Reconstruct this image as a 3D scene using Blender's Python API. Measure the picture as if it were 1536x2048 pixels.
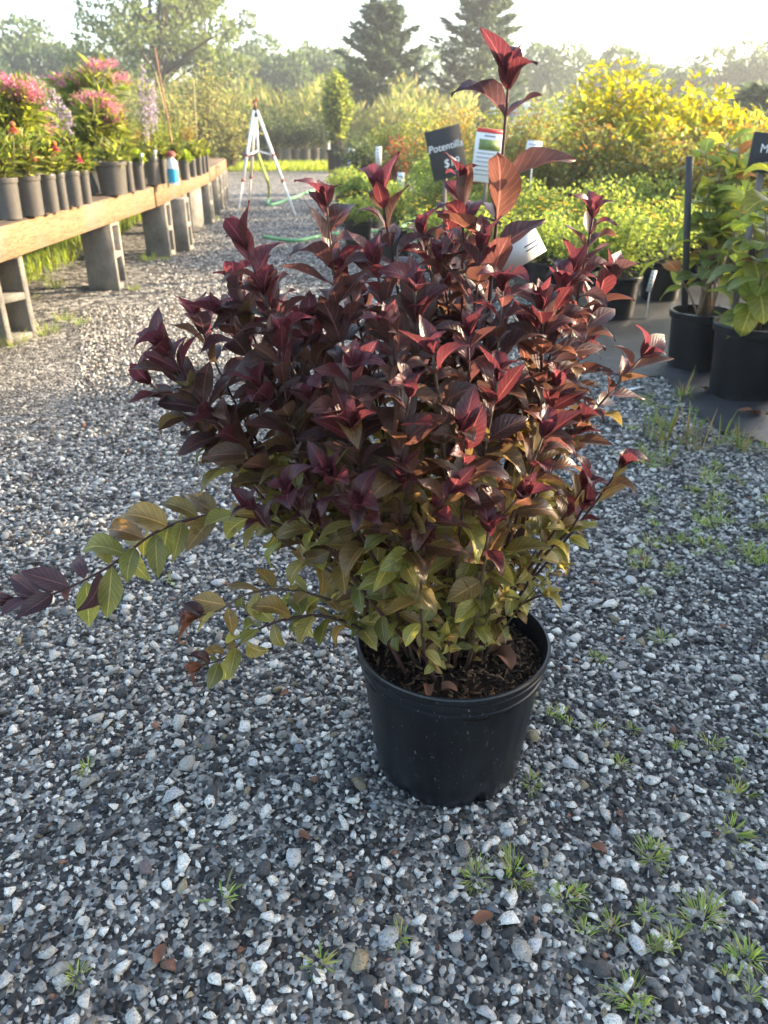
import bpy, bmesh, math, random
import numpy as np
from mathutils import Vector, Matrix

for o in list(bpy.data.objects): bpy.data.objects.remove(o)
sc = bpy.context.scene
COL = sc.collection
rnd = random.Random(7)
rng = np.random.default_rng(7)

# ------------------------------------------------------------------ camera
F = 1541.0; HZ = 258.0; H = 0.93
PITCH = math.atan((1024 - HZ) / F)
cd = bpy.data.cameras.new('camera'); cam = bpy.data.objects.new('camera', cd); COL.objects.link(cam)
cam.location = (0, 0, H); cam.rotation_euler = (math.pi / 2 - PITCH, 0, 0)
cd.sensor_fit = 'VERTICAL'; cd.sensor_height = 36; cd.lens = 36 * F / 2048
cd.clip_start = 0.05; cd.clip_end = 2000
cd.dof.use_dof = True; cd.dof.focus_distance = 1.08; cd.dof.aperture_fstop = 7.5
sc.camera = cam

# ------------------------------------------------------------------ light
SUN_AZ = math.radians(72); SUN_EL = math.radians(18)
w = bpy.data.worlds.new('World'); sc.world = w; w.use_nodes = True
nt = w.node_tree; nt.nodes.clear()
sky = nt.nodes.new('ShaderNodeTexSky'); sky.sky_type = 'NISHITA'; sky.sun_disc = False
sky.sun_elevation = SUN_EL; sky.sun_rotation = SUN_AZ
sky.air_density = 1.0; sky.dust_density = 2.2; sky.ozone_density = 1.0
bg = nt.nodes.new('ShaderNodeBackground'); bg.inputs[1].default_value = 0.15
out = nt.nodes.new('ShaderNodeOutputWorld')
nt.links.new(sky.outputs[0], bg.inputs[0]); nt.links.new(bg.outputs[0], out.inputs[0])
sd = bpy.data.lights.new('sun', 'SUN'); sd.energy = 4.2; sd.angle = math.radians(0.6); sd.color = (1.0, 0.80, 0.55)
sun = bpy.data.objects.new('sun', sd); COL.objects.link(sun)
S = Vector((math.sin(SUN_AZ) * math.cos(SUN_EL), math.cos(SUN_AZ) * math.cos(SUN_EL), math.sin(SUN_EL)))
sun.rotation_euler = S.to_track_quat('Z', 'Y').to_euler(); sun.location = S * 50
sc.view_settings.view_transform = 'Standard'; sc.view_settings.look = 'None'
sc.view_settings.exposure = 2.4; sc.view_settings.gamma = 1.0; sc.view_settings.use_curve_mapping = False
sc.render.engine = 'CYCLES'
cy = sc.cycles
cy.use_denoising = True; cy.use_adaptive_sampling = True; cy.adaptive_threshold = 0.02; cy.use_light_tree = False; cy.max_bounces = 5; cy.diffuse_bounces = 3; cy.glossy_bounces = 2
cy.transmission_bounces = 4; cy.transparent_max_bounces = 8; cy.volume_bounces = 0
cy.sample_clamp_indirect = 6.0; cy.caustics_reflective = False; cy.caustics_refractive = False

# ------------------------------------------------------------------ pixel to place
cP, sP = math.cos(PITCH), math.sin(PITCH)
def ray(px, py):
    u = (px - 768) / F; v = (1024 - py) / F
    return Vector((u, cP + v * sP, -sP + v * cP))
def G(px, py, z=0.0):                      # where the ray meets height z
    d = ray(px, py); t = (z - H) / d.z
    return Vector((d.x * t, d.y * t, z))
def A(px, py, Y):                          # where the ray meets depth Y
    d = ray(px, py); t = Y / d.y
    return Vector((d.x * t, Y, H + d.z * t))
def depth_of(p): return p[1] * cP + (H - p[2]) * sP
def mpp(p): return depth_of(p) / F         # metres per photo pixel

# ------------------------------------------------------------------ mesh helpers
def link(o, parent=None):
    COL.objects.link(o)
    if parent is not None: o.parent = parent
    return o
def mesh_np(name, V, Fs, mat=None, col=None, uv=None, smooth=False):
    V = np.asarray(V, dtype=np.float32).reshape(-1, 3)
    if not isinstance(Fs, list): Fs = [Fs]
    Fs = [np.asarray(f, dtype=np.int32) for f in Fs if len(f)]
    me = bpy.data.meshes.new(name)
    me.vertices.add(len(V)); me.vertices.foreach_set('co', V.ravel())
    loops = np.concatenate([f.ravel() for f in Fs])
    sizes = np.concatenate([np.full(len(f), f.shape[1], dtype=np.int32) for f in Fs])
    starts = np.concatenate([[0], np.cumsum(sizes)[:-1]]).astype(np.int32)
    me.loops.add(len(loops)); me.loops.foreach_set('vertex_index', loops)
    me.polygons.add(len(sizes)); me.polygons.foreach_set('loop_start', starts)
    if smooth: me.polygons.foreach_set('use_smooth', np.ones(len(sizes), dtype=bool))
    if col is not None:
        a = me.attributes.new('tint', 'FLOAT_COLOR', 'POINT')
        c = np.ones((len(V), 4), dtype=np.float32); c[:, :3] = col
        a.data.foreach_set('color', c.ravel())
    if uv is not None:
        u = me.uv_layers.new(name='UVMap')
        u.data.foreach_set('uv', np.asarray(uv, dtype=np.float32)[loops].ravel())
    me.update(calc_edges=True); me.validate()
    if mat: me.materials.append(mat)
    return me
class MB:
    def __init__(s): s.v = []; s.f3 = []; s.f4 = []; s.c = []; s.n = 0
    def add(s, V, f3=None, f4=None, c=None):
        V = np.asarray(V, dtype=np.float32).reshape(-1, 3)
        s.v.append(V)
        if f3 is not None and len(f3): s.f3.append(np.asarray(f3, dtype=np.int32) + s.n)
        if f4 is not None and len(f4): s.f4.append(np.asarray(f4, dtype=np.int32) + s.n)
        cc = np.ones((len(V), 3), dtype=np.float32) * 0.5
        if c is not None: cc[:] = c
        s.c.append(cc); s.n += len(V); return s
    def tube(s, pts, rad, sides=6, c=None, caps=True):
        pts = [Vector(p) for p in pts]; n = len(pts)
        if not hasattr(rad, '__len__'): rad = [rad] * n
        V = []
        ref = Vector((0.31, 0.17, 0.93))
        for i, p in enumerate(pts):
            t = (pts[min(i + 1, n - 1)] - pts[max(i - 1, 0)])
            if t.length < 1e-9: t = Vector((0, 0, 1))
            t.normalize()
            a = t.cross(ref)
            if a.length < 0.1: a = t.cross(Vector((1, 0, 0)))
            a.normalize(); b = t.cross(a)
            for k in range(sides):
                q = 2 * math.pi * k / sides
                V.append(p + (a * math.cos(q) + b * math.sin(q)) * rad[i])
        f4 = []
        for i in range(n - 1):
            for k in range(sides):
                k2 = (k + 1) % sides
                f4.append((i * sides + k, i * sides + k2, (i + 1) * sides + k2, (i + 1) * sides + k))
        f3 = []
        if caps:
            V.append(pts[0]); V.append(pts[-1]); b0 = n * sides
            for k in range(sides):
                k2 = (k + 1) % sides
                f3.append((b0, k2, k)); f3.append((b0 + 1, (n - 1) * sides + k, (n - 1) * sides + k2))
        return s.add([tuple(v) for v in V], f3, f4, c)
    def box(s, lo, hi, M=None, c=None, bev=0.0):
        (x0, y0, z0), (x1, y1, z1) = lo, hi
        if bev <= 0:
            V = [Vector(p) for p in ((x0,y0,z0),(x1,y0,z0),(x1,y1,z0),(x0,y1,z0),(x0,y0,z1),(x1,y0,z1),(x1,y1,z1),(x0,y1,z1))]
            f4 = [(0,3,2,1),(4,5,6,7),(0,1,5,4),(1,2,6,5),(2,3,7,6),(3,0,4,7)]; f3 = []
        else:
            bm = bmesh.new(); bmesh.ops.create_cube(bm, size=1.0)
            for v in bm.verts:
                v.co = Vector((x0 + (v.co.x + .5) * (x1 - x0), y0 + (v.co.y + .5) * (y1 - y0), z0 + (v.co.z + .5) * (z1 - z0)))
            bmesh.ops.bevel(bm, geom=bm.edges[:], offset=bev, segments=1, affect='EDGES')
            bm.verts.ensure_lookup_table()
            V = [v.co.copy() for v in bm.verts]; f3 = []; f4 = []
            for f in bm.faces:
                ix = [v.index for v in f.verts]
                (f4 if len(ix) == 4 else f3).append(ix)
            bm.free()
        if M is not None: V = [M @ v for v in V]
        return s.add([tuple(v) for v in V], f3, f4, c)
    def mesh(s, name, mat, smooth=False):
        Fs = []
        if s.f3: Fs.append(np.concatenate(s.f3))
        if s.f4: Fs.append(np.concatenate(s.f4))
        return mesh_np(name, np.concatenate(s.v), Fs, mat, np.concatenate(s.c), None, smooth)
    def build(s, name, mat, parent=None, smooth=False):
        return link(bpy.data.objects.new(name, s.mesh(name, mat, smooth)), parent)
def lathe_mesh(name, prof, mat, segs=40, mod=None):
    V = []; f4 = []
    n = len(prof)
    for i, (r, z) in enumerate(prof):
        for k in range(segs):
            a = 2 * math.pi * k / segs
            rr = r + (mod(i, a) if mod else 0)
            V.append((rr * math.cos(a), rr * math.sin(a), z))
    for i in range(n - 1):
        for k in range(segs):
            k2 = (k + 1) % segs
            f4.append((i * segs + k, i * segs + k2, (i + 1) * segs + k2, (i + 1) * segs + k))
    me = mesh_np(name, V, np.array(f4), mat, None, None, True)
    me.set_sharp_from_angle(angle=math.radians(30)); return me
def part(name, me, parent, loc=(0, 0, 0), rot=None, scale=None):
    o = link(bpy.data.objects.new(name, me), parent); o.location = loc
    if rot is not None: o.rotation_euler = rot
    if scale is not None: o.scale = scale if hasattr(scale, '__len__') else (scale,) * 3
    return o
def thing(name, label, cat, loc=(0, 0, 0), rz=0.0, group=None):
    o = link(bpy.data.objects.new(name, None)); o.location = loc; o.rotation_euler = (0, 0, rz)
    o.empty_display_size = 0.05
    o['label'] = label; o['category'] = cat
    if group: o['group'] = group
    return o
def tag(o, label, cat, group=None):
    o['label'] = label; o['category'] = cat
    if group: o['group'] = group
    return o

# ------------------------------------------------------------------ materials
def newmat(name):
    m = bpy.data.materials.new(name); m.use_nodes = True
    nt = m.node_tree; nt.nodes.clear()
    o = nt.nodes.new('ShaderNodeOutputMaterial')
    return m, nt, o
class NT:
    def __init__(s, nt): s.nt = nt
    def n(s, t, **kw):
        x = s.nt.nodes.new(t)
        for k, v in kw.items(): setattr(x, k, v)
        return x
    def l(s, a, b): s.nt.links.new(a, b)
    def setin(s, node, i, v):
        if isinstance(v, bpy.types.NodeSocket): s.l(v, node.inputs[i])
        else: node.inputs[i].default_value = v
    def math(s, op, a, b=None, c=None):
        x = s.n('ShaderNodeMath', operation=op); s.setin(x, 0, a)
        if b is not None: s.setin(x, 1, b)
        if c is not None: s.setin(x, 2, c)
        return x.outputs[0]
    def mix(s, f, a, b, blend='MIX'):
        x = s.n('ShaderNodeMix', data_type='RGBA', blend_type=blend)
        s.setin(x, 0, f); s.setin(x, 6, a); s.setin(x, 7, b); return x.outputs[2]
    def noise(s, scale, vec=None, detail=3.0, rough=0.55):
        x = s.n('ShaderNodeTexNoise'); x.inputs['Scale'].default_value = scale
        x.inputs['Detail'].default_value = detail; x.inputs['Roughness'].default_value = rough
        if vec is not None: s.l(vec, x.inputs['Vector'])
        return x
    def ramp(s, f, stops):
        x = s.n('ShaderNodeValToRGB'); e = x.color_ramp.elements
        while len(e) < len(stops): e.new(0.5)
        for i, (p, c) in enumerate(stops):
            e[i].position = p; e[i].color = (*c, 1) if len(c) == 3 else c
        s.l(f, x.inputs[0]); return x.outputs[0]
    def bump(s, h, strength, dist):
        x = s.n('ShaderNodeBump'); x.inputs['Strength'].default_value = strength; x.inputs['Distance'].default_value = dist
        s.l(h, x.inputs['Height']); return x.outputs[0]
def principled(N, col, rough=0.6, spec=0.5, normal=None, metal=0.0):
    b = N.n('ShaderNodeBsdfPrincipled')
    N.setin(b, 'Base Color', col if isinstance(col, bpy.types.NodeSocket) else (*col, 1) if len(col) == 3 else col)
    N.setin(b, 'Roughness', rough); b.inputs['Specular IOR Level'].default_value = spec; b.inputs['Metallic'].default_value = metal
    if normal is not None: N.l(normal, b.inputs['Normal'])
    return b
def simple(name, col, rough=0.6, spec=0.4, var=0.25, scale=20, bump=0.0, bdist=0.002, metal=0.0, attr=False):
    m, nt, o = newmat(name); N = NT(nt)
    tc = N.n('ShaderNodeTexCoord')
    nz = N.noise(scale, tc.outputs['Object'], 4)
    base = (*col, 1)
    if attr:
        a = N.n('ShaderNodeAttribute', attribute_name='tint'); base = a.outputs['Color']
    k = N.math('MULTIPLY_ADD', nz.outputs['Fac'], 2 * var, 1 - var)
    cx = N.n('ShaderNodeVectorMath', operation='SCALE')
    N.setin(cx, 0, base if isinstance(base, bpy.types.NodeSocket) else base[:3]); N.l(k, cx.inputs['Scale'])
    nrm = N.bump(nz.outputs['Fac'], bump, bdist) if bump else None
    b = principled(N, cx.outputs[0], rough, spec, nrm, metal)
    N.l(b.outputs[0], o.inputs[0]); return m
def foliage_mat(name, trans=0.45, tgain=2.6, rough=0.5, source='ATTR', veins=False, sat=1.1, spec=0.35, side=8.0, spots=0.0, mott=0.25):
    m, nt, o = newmat(name); N = NT(nt)
    if source == 'ATTR':
        a = N.n('ShaderNodeAttribute', attribute_name='tint'); base = a.outputs['Color']
    else:
        a = N.n('ShaderNodeObjectInfo'); base = a.outputs['Color']
    geo = N.n('ShaderNodeNewGeometry')
    nz = N.noise(60 if veins else 9, geo.outputs['Position'], 2)
    k = N.math('MULTIPLY_ADD', nz.outputs['Fac'], 2 * mott, 1 - mott)
    cx = N.n('ShaderNodeVectorMath', operation='SCALE'); N.l(base, cx.inputs[0]); N.l(k, cx.inputs['Scale'])
    col = cx.outputs[0]; nrm = None
    if veins:
        uv = N.n('ShaderNodeUVMap', uv_map='UVMap'); sx = N.n('ShaderNodeSeparateXYZ'); N.l(uv.outputs[0], sx.inputs[0])
        au = N.math('ABSOLUTE', N.math('SUBTRACT', sx.outputs[0], 0.5))
        mid = N.math('LESS_THAN', au, 0.028)
        ph = N.math('FRACT', N.math('MULTIPLY', N.math('SUBTRACT', sx.outputs[1], N.math('MULTIPLY', N.math('POWER', au, 0.8), 0.55)), side))
        tri = N.math('ABSOLUTE', N.math('SUBTRACT', ph, 0.5))       # 0 between veins .5 on a vein
        sv = N.math('MULTIPLY', N.math('GREATER_THAN', tri, 0.45), N.math('LESS_THAN', au, 0.46))
        mask = N.math('MAXIMUM', mid, N.math('MULTIPLY', sv, 0.55))
        ve = N.n('ShaderNodeVectorMath', operation='MULTIPLY_ADD'); N.l(col, ve.inputs[0]); ve.inputs[1].default_value = (2.2, 2.0, 1.8); ve.inputs[2].default_value = (0.05, 0.022, 0.018)
        col = N.mix(N.math('MULTIPLY', mask, 0.85), col, ve.outputs[0])
        if spots > 0:
            sn = N.noise(55, geo.outputs['Position'], 3)
            sm = N.ramp(sn.outputs['Fac'], [(0.62, (0, 0, 0)), (0.70, (1, 1, 1))])
            col = N.mix(N.math('MULTIPLY', sm, spots), col, (0.05, 0.022, 0.012, 1))
        hgt = N.math('SUBTRACT', N.math('MULTIPLY', N.math('COSINE', N.math('MULTIPLY', ph, 6.2832)), -0.5), N.math('MULTIPLY', mid, 1.2))
        nrm = N.bump(hgt, 0.3, 0.0008)
    b = principled(N, col, rough, spec, nrm)
    hs = N.n('ShaderNodeHueSaturation'); hs.inputs['Saturation'].default_value = sat; hs.inputs['Value'].default_value = tgain
    N.l(col, hs.inputs['Color'])
    t = N.n('ShaderNodeBsdfTranslucent'); N.l(hs.outputs[0], t.inputs[0])
    mx = N.n('ShaderNodeMixShader'); mx.inputs[0].default_value = trans
    N.l(b.outputs[0], mx.inputs[1]); N.l(t.outputs[0], mx.inputs[2]); N.l(mx.outputs[0], o.inputs[0])
    return m

M_leafobj = foliage_mat('shrub_leaf', trans=0.32, tgain=3.8, rough=0.44, source='OBJ', veins=True, sat=1.0, spec=0.42, spots=0.5, mott=0.3)
M_leafmass = foliage_mat('shrub_leaf_mass', trans=0.32, tgain=3.8, rough=0.44, source='ATTR', veins=True, sat=1.0, spec=0.42, spots=0.5, mott=0.3)
M_bigleaf = foliage_mat('broad_leaf', trans=0.45, tgain=3.2, rough=0.45, source='OBJ', veins=True, side=6.0)
M_fol = foliage_mat('foliage', trans=0.45, tgain=3.0)
M_tree = foliage_mat('tree_foliage', trans=0.32, tgain=2.4)
M_grass = foliage_mat('grass_blade', trans=0.4, tgain=2.6)
M_stem = simple('stem', (0.09, 0.055, 0.03), 0.7, 0.3, attr=True, scale=60)
M_bark = simple('bark', (0.07, 0.05, 0.035), 0.9, 0.2, var=0.4, scale=8, bump=0.6, bdist=0.03)
M_chip = simple('bark_mulch', (0.05, 0.03, 0.02), 0.9, 0.2, var=0.4, scale=80, bump=0.5, attr=True)
M_block = None
M_white = simple('white_paint', (0.72, 0.72, 0.70), 0.45, 0.4, var=0.08, scale=12)
M_paper = simple('tag_paper', (0.72, 0.70, 0.64), 0.6, 0.3, var=0.08, scale=30)
M_black = simple('black_plastic', (0.022, 0.023, 0.026), 0.5, 0.45, var=0.3, scale=25)
M_slate = simple('slate_board', (0.028, 0.030, 0.032), 0.75, 0.25, var=0.35, scale=30)
M_chalk = simple('chalk', (0.75, 0.75, 0.73), 0.9, 0.1, var=0.25, scale=90)
M_red = simple('red_print', (0.60, 0.03, 0.03), 0.5, 0.4, var=0.1)
M_print = simple('grey_print', (0.22, 0.24, 0.28), 0.6, 0.3)
M_photo = simple('photo_print', (0.16, 0.22, 0.06), 0.5, 0.4, var=0.7, scale=60)
M_blue = simple('blue_label', (0.03, 0.32, 0.52), 0.45, 0.4, var=0.2, scale=30)
M_rust = simple('red_cap', (0.26, 0.06, 0.04), 0.5, 0.4)
M_hose = simple('hose', (0.14, 0.33, 0.12), 0.45, 0.4, attr=True, var=0.12)
M_flower = foliage_mat('petal', trans=0.35, tgain=1.6, rough=0.6, sat=1.0)
M_dead = simple('dead_leaf', (0.16, 0.075, 0.045), 0.8, 0.2, var=0.4, scale=60, bump=0.4)
M_stake = simple('weathered_stake', (0.16, 0.14, 0.12), 0.85, 0.2, var=0.35, scale=40, bump=0.5)
M_film = simple('tunnel_film', (0.72, 0.74, 0.76), 0.4, 0.4, var=0.1, scale=2)
M_deckm = simple('deck_mesh', (0.035, 0.03, 0.027), 0.8, 0.3, var=0.4, scale=60)
M_wire = simple('wire', (0.10, 0.075, 0.06), 0.6, 0.4, metal=0.3)

def mat_wood():
    m, nt, o = newmat('treated_wood'); N = NT(nt)
    tc = N.n('ShaderNodeTexCoord'); mp = N.n('ShaderNodeMapping'); N.l(tc.outputs['Object'], mp.inputs[0])
    mp.inputs['Scale'].default_value = (14, 0.9, 14)
    nz = N.noise(4.0, mp.outputs[0], 5, 0.6); nz.inputs['Distortion'].default_value = 1.2
    wv = N.math('FRACT', N.math('MULTIPLY', nz.outputs['Fac'], 6.0))
    col = N.ramp(wv, [(0, (0.165, 0.10, 0.05)), (0.5, (0.24, 0.155, 0.08)), (0.85, (0.10, 0.058, 0.03)), (1, (0.15, 0.09, 0.045))])
    big = N.noise(2.2, tc.outputs['Object'], 3)
    st = N.ramp(big.outputs['Fac'], [(0.52, (0, 0, 0)), (0.66, (1, 1, 1))])
    col = N.mix(N.math('MULTIPLY', st, 0.6), col, (0.13, 0.12, 0.10, 1))
    nrm = N.bump(wv, 0.3, 0.002)
    b = principled(N, col, 0.8, 0.25, nrm); N.l(b.outputs[0], o.inputs[0]); return m
M_wood = mat_wood()
def mat_block():
    m, nt, o = newmat('concrete'); N = NT(nt)
    geo = N.n('ShaderNodeNewGeometry'); P = geo.outputs['Position']
    a = N.noise(7, P, 5, 0.65); b_ = N.noise(120, P, 3, 0.7); c_ = N.noise(300, P, 2)
    col = N.ramp(a.outputs['Fac'], [(0.3, (0.13, 0.12, 0.105)), (0.5, (0.21, 0.198, 0.175)), (0.72, (0.28, 0.265, 0.235))])
    pit = N.ramp(b_.outputs['Fac'], [(0.33, (1, 1, 1)), (0.42, (0, 0, 0))])
    col = N.mix(N.math('MULTIPLY', pit, 0.55), col, (0.07, 0.065, 0.058, 1))
    nrm = N.bump(N.math('ADD', b_.outputs['Fac'], N.math('MULTIPLY', c_.outputs['Fac'], .4)), 0.9, 0.006)
    b = principled(N, col, 0.95, 0.15, nrm); N.l(b.outputs[0], o.inputs[0]); return m
M_block = mat_block()
def mat_pot(name, base, dust):
    m, nt, o = newmat(name); N = NT(nt)
    tc = N.n('ShaderNodeTexCoord')
    a = N.noise(9, tc.outputs['Object'], 5, 0.65); b_ = N.noise(160, tc.outputs['Object'], 2)
    sx = N.n('ShaderNodeSeparateXYZ'); N.l(tc.outputs['Object'], sx.inputs[0])
    low = N.math('SUBTRACT', 1.0, N.math('MULTIPLY', sx.outputs[2], 4.5)); low = N.math('MAXIMUM', low, 0.38)
    d = N.ramp(a.outputs['Fac'], [(0.38, (0, 0, 0)), (0.68, (1, 1, 1))])
    sp = N.ramp(b_.outputs['Fac'], [(0.63, (0, 0, 0)), (0.70, (1, 1, 1))])
    mpz = N.n('ShaderNodeMapping'); N.l(tc.outputs['Object'], mpz.inputs[0]); mpz.inputs['Scale'].default_value = (60, 60, 4)
    stn = N.noise(1.0, mpz.outputs[0], 3); stk = N.ramp(stn.outputs['Fac'], [(0.55, (0, 0, 0)), (0.75, (1, 1, 1))])
    ms = N.math('MULTIPLY', N.math('ADD', N.math('ADD', N.math('MULTIPLY', d, 0.22), N.math('MULTIPLY', stk, 0.16)), N.math('MULTIPLY', sp, 0.9)), low)
    ms = N.math('MINIMUM', ms, 1.0)
    col = N.mix(ms, (*base, 1), (*dust, 1))
    sc3 = N.noise(240, tc.outputs['Object'], 2); mp3 = N.n('ShaderNodeMapping'); N.l(tc.outputs['Object'], mp3.inputs[0]); mp3.inputs['Scale'].default_value = (1, 1, .45); N.l(mp3.outputs[0], sc3.inputs['Vector'])
    fl3 = N.ramp(sc3.outputs['Fac'], [(0.685, (0, 0, 0)), (0.73, (1, 1, 1))])
    col = N.mix(N.math('MULTIPLY', fl3, 0.55), col, (0.22, 0.22, 0.21, 1))
    nrm = N.bump(a.outputs['Fac'], 0.12, 0.004)
    rg = N.math('MULTIPLY_ADD', ms, 0.4, 0.30)
    b = principled(N, col, rg, 0.32, nrm); N.l(b.outputs[0], o.inputs[0]); return m
M_pot = mat_pot('pot_plastic', (0.0045, 0.0055, 0.0075), (0.05, 0.054, 0.06))
M_potgrey = mat_pot('pot_plastic_faded', (0.085, 0.078, 0.07), (0.24, 0.205, 0.16))
def mat_stone():
    m, nt, o = newmat('stone'); N = NT(nt)
    a = N.n('ShaderNodeAttribute', attribute_name='tint'); geo = N.n('ShaderNodeNewGeometry')
    n1 = N.noise(210, geo.outputs['Position'], 4, 0.7); n2 = N.noise(400, geo.outputs['Position'], 3)
    k = N.math('MULTIPLY_ADD', n1.outputs['Fac'], 1.2, 0.42)
    cx = N.n('ShaderNodeVectorMath', operation='SCALE'); N.l(a.outputs['Color'], cx.inputs[0]); N.l(k, cx.inputs['Scale'])
    pit = N.ramp(n2.outputs['Fac'], [(0.36, (1, 1, 1)), (0.45, (0, 0, 0))])
    col = N.mix(N.math('MULTIPLY', pit, 0.6), cx.outputs[0], (0.05, 0.05, 0.055, 1))
    nrm = N.bump(n1.outputs['Fac'], 0.9, 0.004)
    b = principled(N, col, 0.85, 0.3, nrm); N.l(b.outputs[0], o.inputs[0]); return m
M_stone = mat_stone()
def mat_stone_obj():
    m = M_stone.copy(); m.name = 'stone_single'
    nt = m.node_tree
    at = [n for n in nt.nodes if n.type == 'ATTRIBUTE'][0]; oi = nt.nodes.new('ShaderNodeObjectInfo')
    for l in list(nt.links):
        if l.from_node == at: nt.links.new(oi.outputs['Color'], l.to_socket)
    return m
M_stone1 = mat_stone_obj()
def mat_gravelbed():
    m, nt, o = newmat('gravel_bed'); N = NT(nt)
    geo = N.n('ShaderNodeNewGeometry'); P = geo.outputs['Position']
    v1 = N.n('ShaderNodeTexVoronoi'); v1.inputs['Scale'].default_value = 95; N.l(P, v1.inputs['Vector'])
    v2 = N.n('ShaderNodeTexVoronoi'); v2.inputs['Scale'].default_value = 38; N.l(P, v2.inputs['Vector'])
    s1 = N.n('ShaderNodeSeparateColor'); N.l(v1.outputs['Color'], s1.inputs[0])
    s2 = N.n('ShaderNodeSeparateColor'); N.l(v2.outputs['Color'], s2.inputs[0])
    stops = [(0.0, (0.034, 0.032, 0.030)), (0.40, (0.075, 0.070, 0.064)), (0.60, (0.17, 0.16, 0.142)), (0.8, (0.31, 0.292, 0.255)), (1, (0.48, 0.45, 0.39))]
    c1 = N.ramp(s1.outputs[0], stops); c2 = N.ramp(s2.outputs[0], stops)
    sx = N.n('ShaderNodeSeparateXYZ'); N.l(P, sx.inputs[0])
    far = N.n('ShaderNodeMapRange'); N.l(sx.outputs[1], far.inputs[0]); far.inputs[1].default_value = 1.8; far.inputs[2].default_value = 5
    c = N.mix(far.outputs[0], c1, c2)
    big = N.noise(1.4, P, 4); k = N.math('MULTIPLY_ADD', big.outputs['Fac'], 0.7, 0.62)
    cx = N.n('ShaderNodeVectorMath', operation='SCALE'); N.l(c, cx.inputs[0]); N.l(k, cx.inputs['Scale'])
    d = N.math('ADD', N.math('MULTIPLY', v1.outputs['Distance'], -1.0), N.math('MULTIPLY', v2.outputs['Distance'], -1.0))
    nrm = N.bump(d, 0.9, 0.012)
    b = principled(N, cx.outputs[0], 0.9, 0.25, nrm); N.l(b.outputs[0], o.inputs[0]); return m
def mat_meadow():
    m, nt, o = newmat('meadow'); N = NT(nt)
    geo = N.n('ShaderNodeNewGeometry'); nz = N.noise(0.8, geo.outputs['Position'], 6)
    col = N.ramp(nz.outputs['Fac'], [(0.3, (0.05, 0.065, 0.02)), (0.7, (0.12, 0.13, 0.04))])
    b = principled(N, col, 0.9, 0.1); N.l(b.outputs[0], o.inputs[0]); return m
def mat_fabric():
    m, nt, o = newmat('weed_fabric'); N = NT(nt)
    tc = N.n('ShaderNodeTexCoord'); P = tc.outputs['Object']
    nz = N.noise(5, P, 5); n2 = N.noise(30, P, 3)
    d = N.ramp(nz.outputs['Fac'], [(0.45, (0.014, 0.016, 0.019)), (0.75, (0.045, 0.045, 0.046))])
    ck = N.n('ShaderNodeTexWave'); ck.inputs['Scale'].default_value = 160; N.l(P, ck.inputs['Vector'])
    nrm = N.bump(N.math('ADD', n2.outputs['Fac'], N.math('MULTIPLY', ck.outputs['Fac'], 0.1)), 0.5, 0.012)
    b = principled(N, d, 0.5, 0.45, nrm); N.l(b.outputs[0], o.inputs[0]); return m

# ------------------------------------------------------------------ setting
def sheet(name, pts, z, mat):
    me = mesh_np(name, [(x, y, z) for x, y in pts], [np.array([list(range(len(pts)))])], mat)
    o = link(bpy.data.objects.new(name, me)); o['kind'] = 'structure'; return o
sheet('ground', [(-400, -60), (400, -60), (400, 700), (-400, 700)], -0.008, mat_meadow())
gravel = sheet('gravel_path', [(-14, -6), (16, -6), (16, 20.5), (-14, 20.5)], 0.0, mat_gravelbed())
fab_edge = [G(1150, 735), G(1240, 752), G(1330, 756), G(1352, 790), G(1400, 838), G(1450, 868), G(1540, 892)]
def fabric():
    # a sheet with ripples, laid along the pots to the right of the path
    pts = [(p.x, p.y) for p in fab_edge] + [(2.6, 1.6), (6, 1.2)]
    back = [(0.9, 5.6), (1.6, 5.6), (2.2, 5.6), (2.8, 5.6), (3.4, 5.6), (4.2, 5.6), (5, 5.6), (5.6, 5.6), (8, 5.6)]
    V = []; n = len(pts); m = 14
    for j in range(m + 1):
        t = j / m
        for i in range(n):
            x = pts[i][0] * (1 - t) + back[i][0] * t; y = pts[i][1] * (1 - t) + back[i][1] * t
            z = 0.012 + (rng.random() * 0.012 if j > 0 else -0.004)
            V.append((x, y, z))
    f4 = [(j * n + i, j * n + i + 1, (j + 1) * n + i + 1, (j + 1) * n + i) for j in range(m) for i in range(n - 1)]
    o = link(bpy.data.objects.new('weed_fabric', mesh_np('weed_fabric', V, np.array(f4), mat_fabric(), None, None, True)))
    o['kind'] = 'structure'
fabric()

# ------------------------------------------------------------------ gravel stones
def hulls(n, k, flat):
    res = []
    for i in range(n):
        bm = bmesh.new()
        for j in range(k):
            v = Vector((rng.normal(), rng.normal(), rng.normal())).normalized() * (0.42 + 0.13 * rng.random())
            bm.verts.new((v.x * (1 + .25 * rng.random()), v.y, v.z * flat))
        r = bmesh.ops.convex_hull(bm, input=bm.verts[:])
        dead = [g for g in r['geom_interior'] if isinstance(g, bmesh.types.BMVert)]
        if dead: bmesh.ops.delete(bm, geom=dead, context='VERTS')
        bmesh.ops.triangulate(bm, faces=bm.faces[:])
        bm.verts.index_update()
        V = np.array([v.co[:] for v in bm.verts], dtype=np.float32)
        Fc = np.array([[v.index for v in f.verts] for f in bm.faces], dtype=np.int32)
        bm.free(); res.append((V, Fc))
    return res
H_big = hulls(10, 15, 0.62); H_mid = hulls(12, 13, 0.72); H_low = hulls(10, 9, 0.7)
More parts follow.
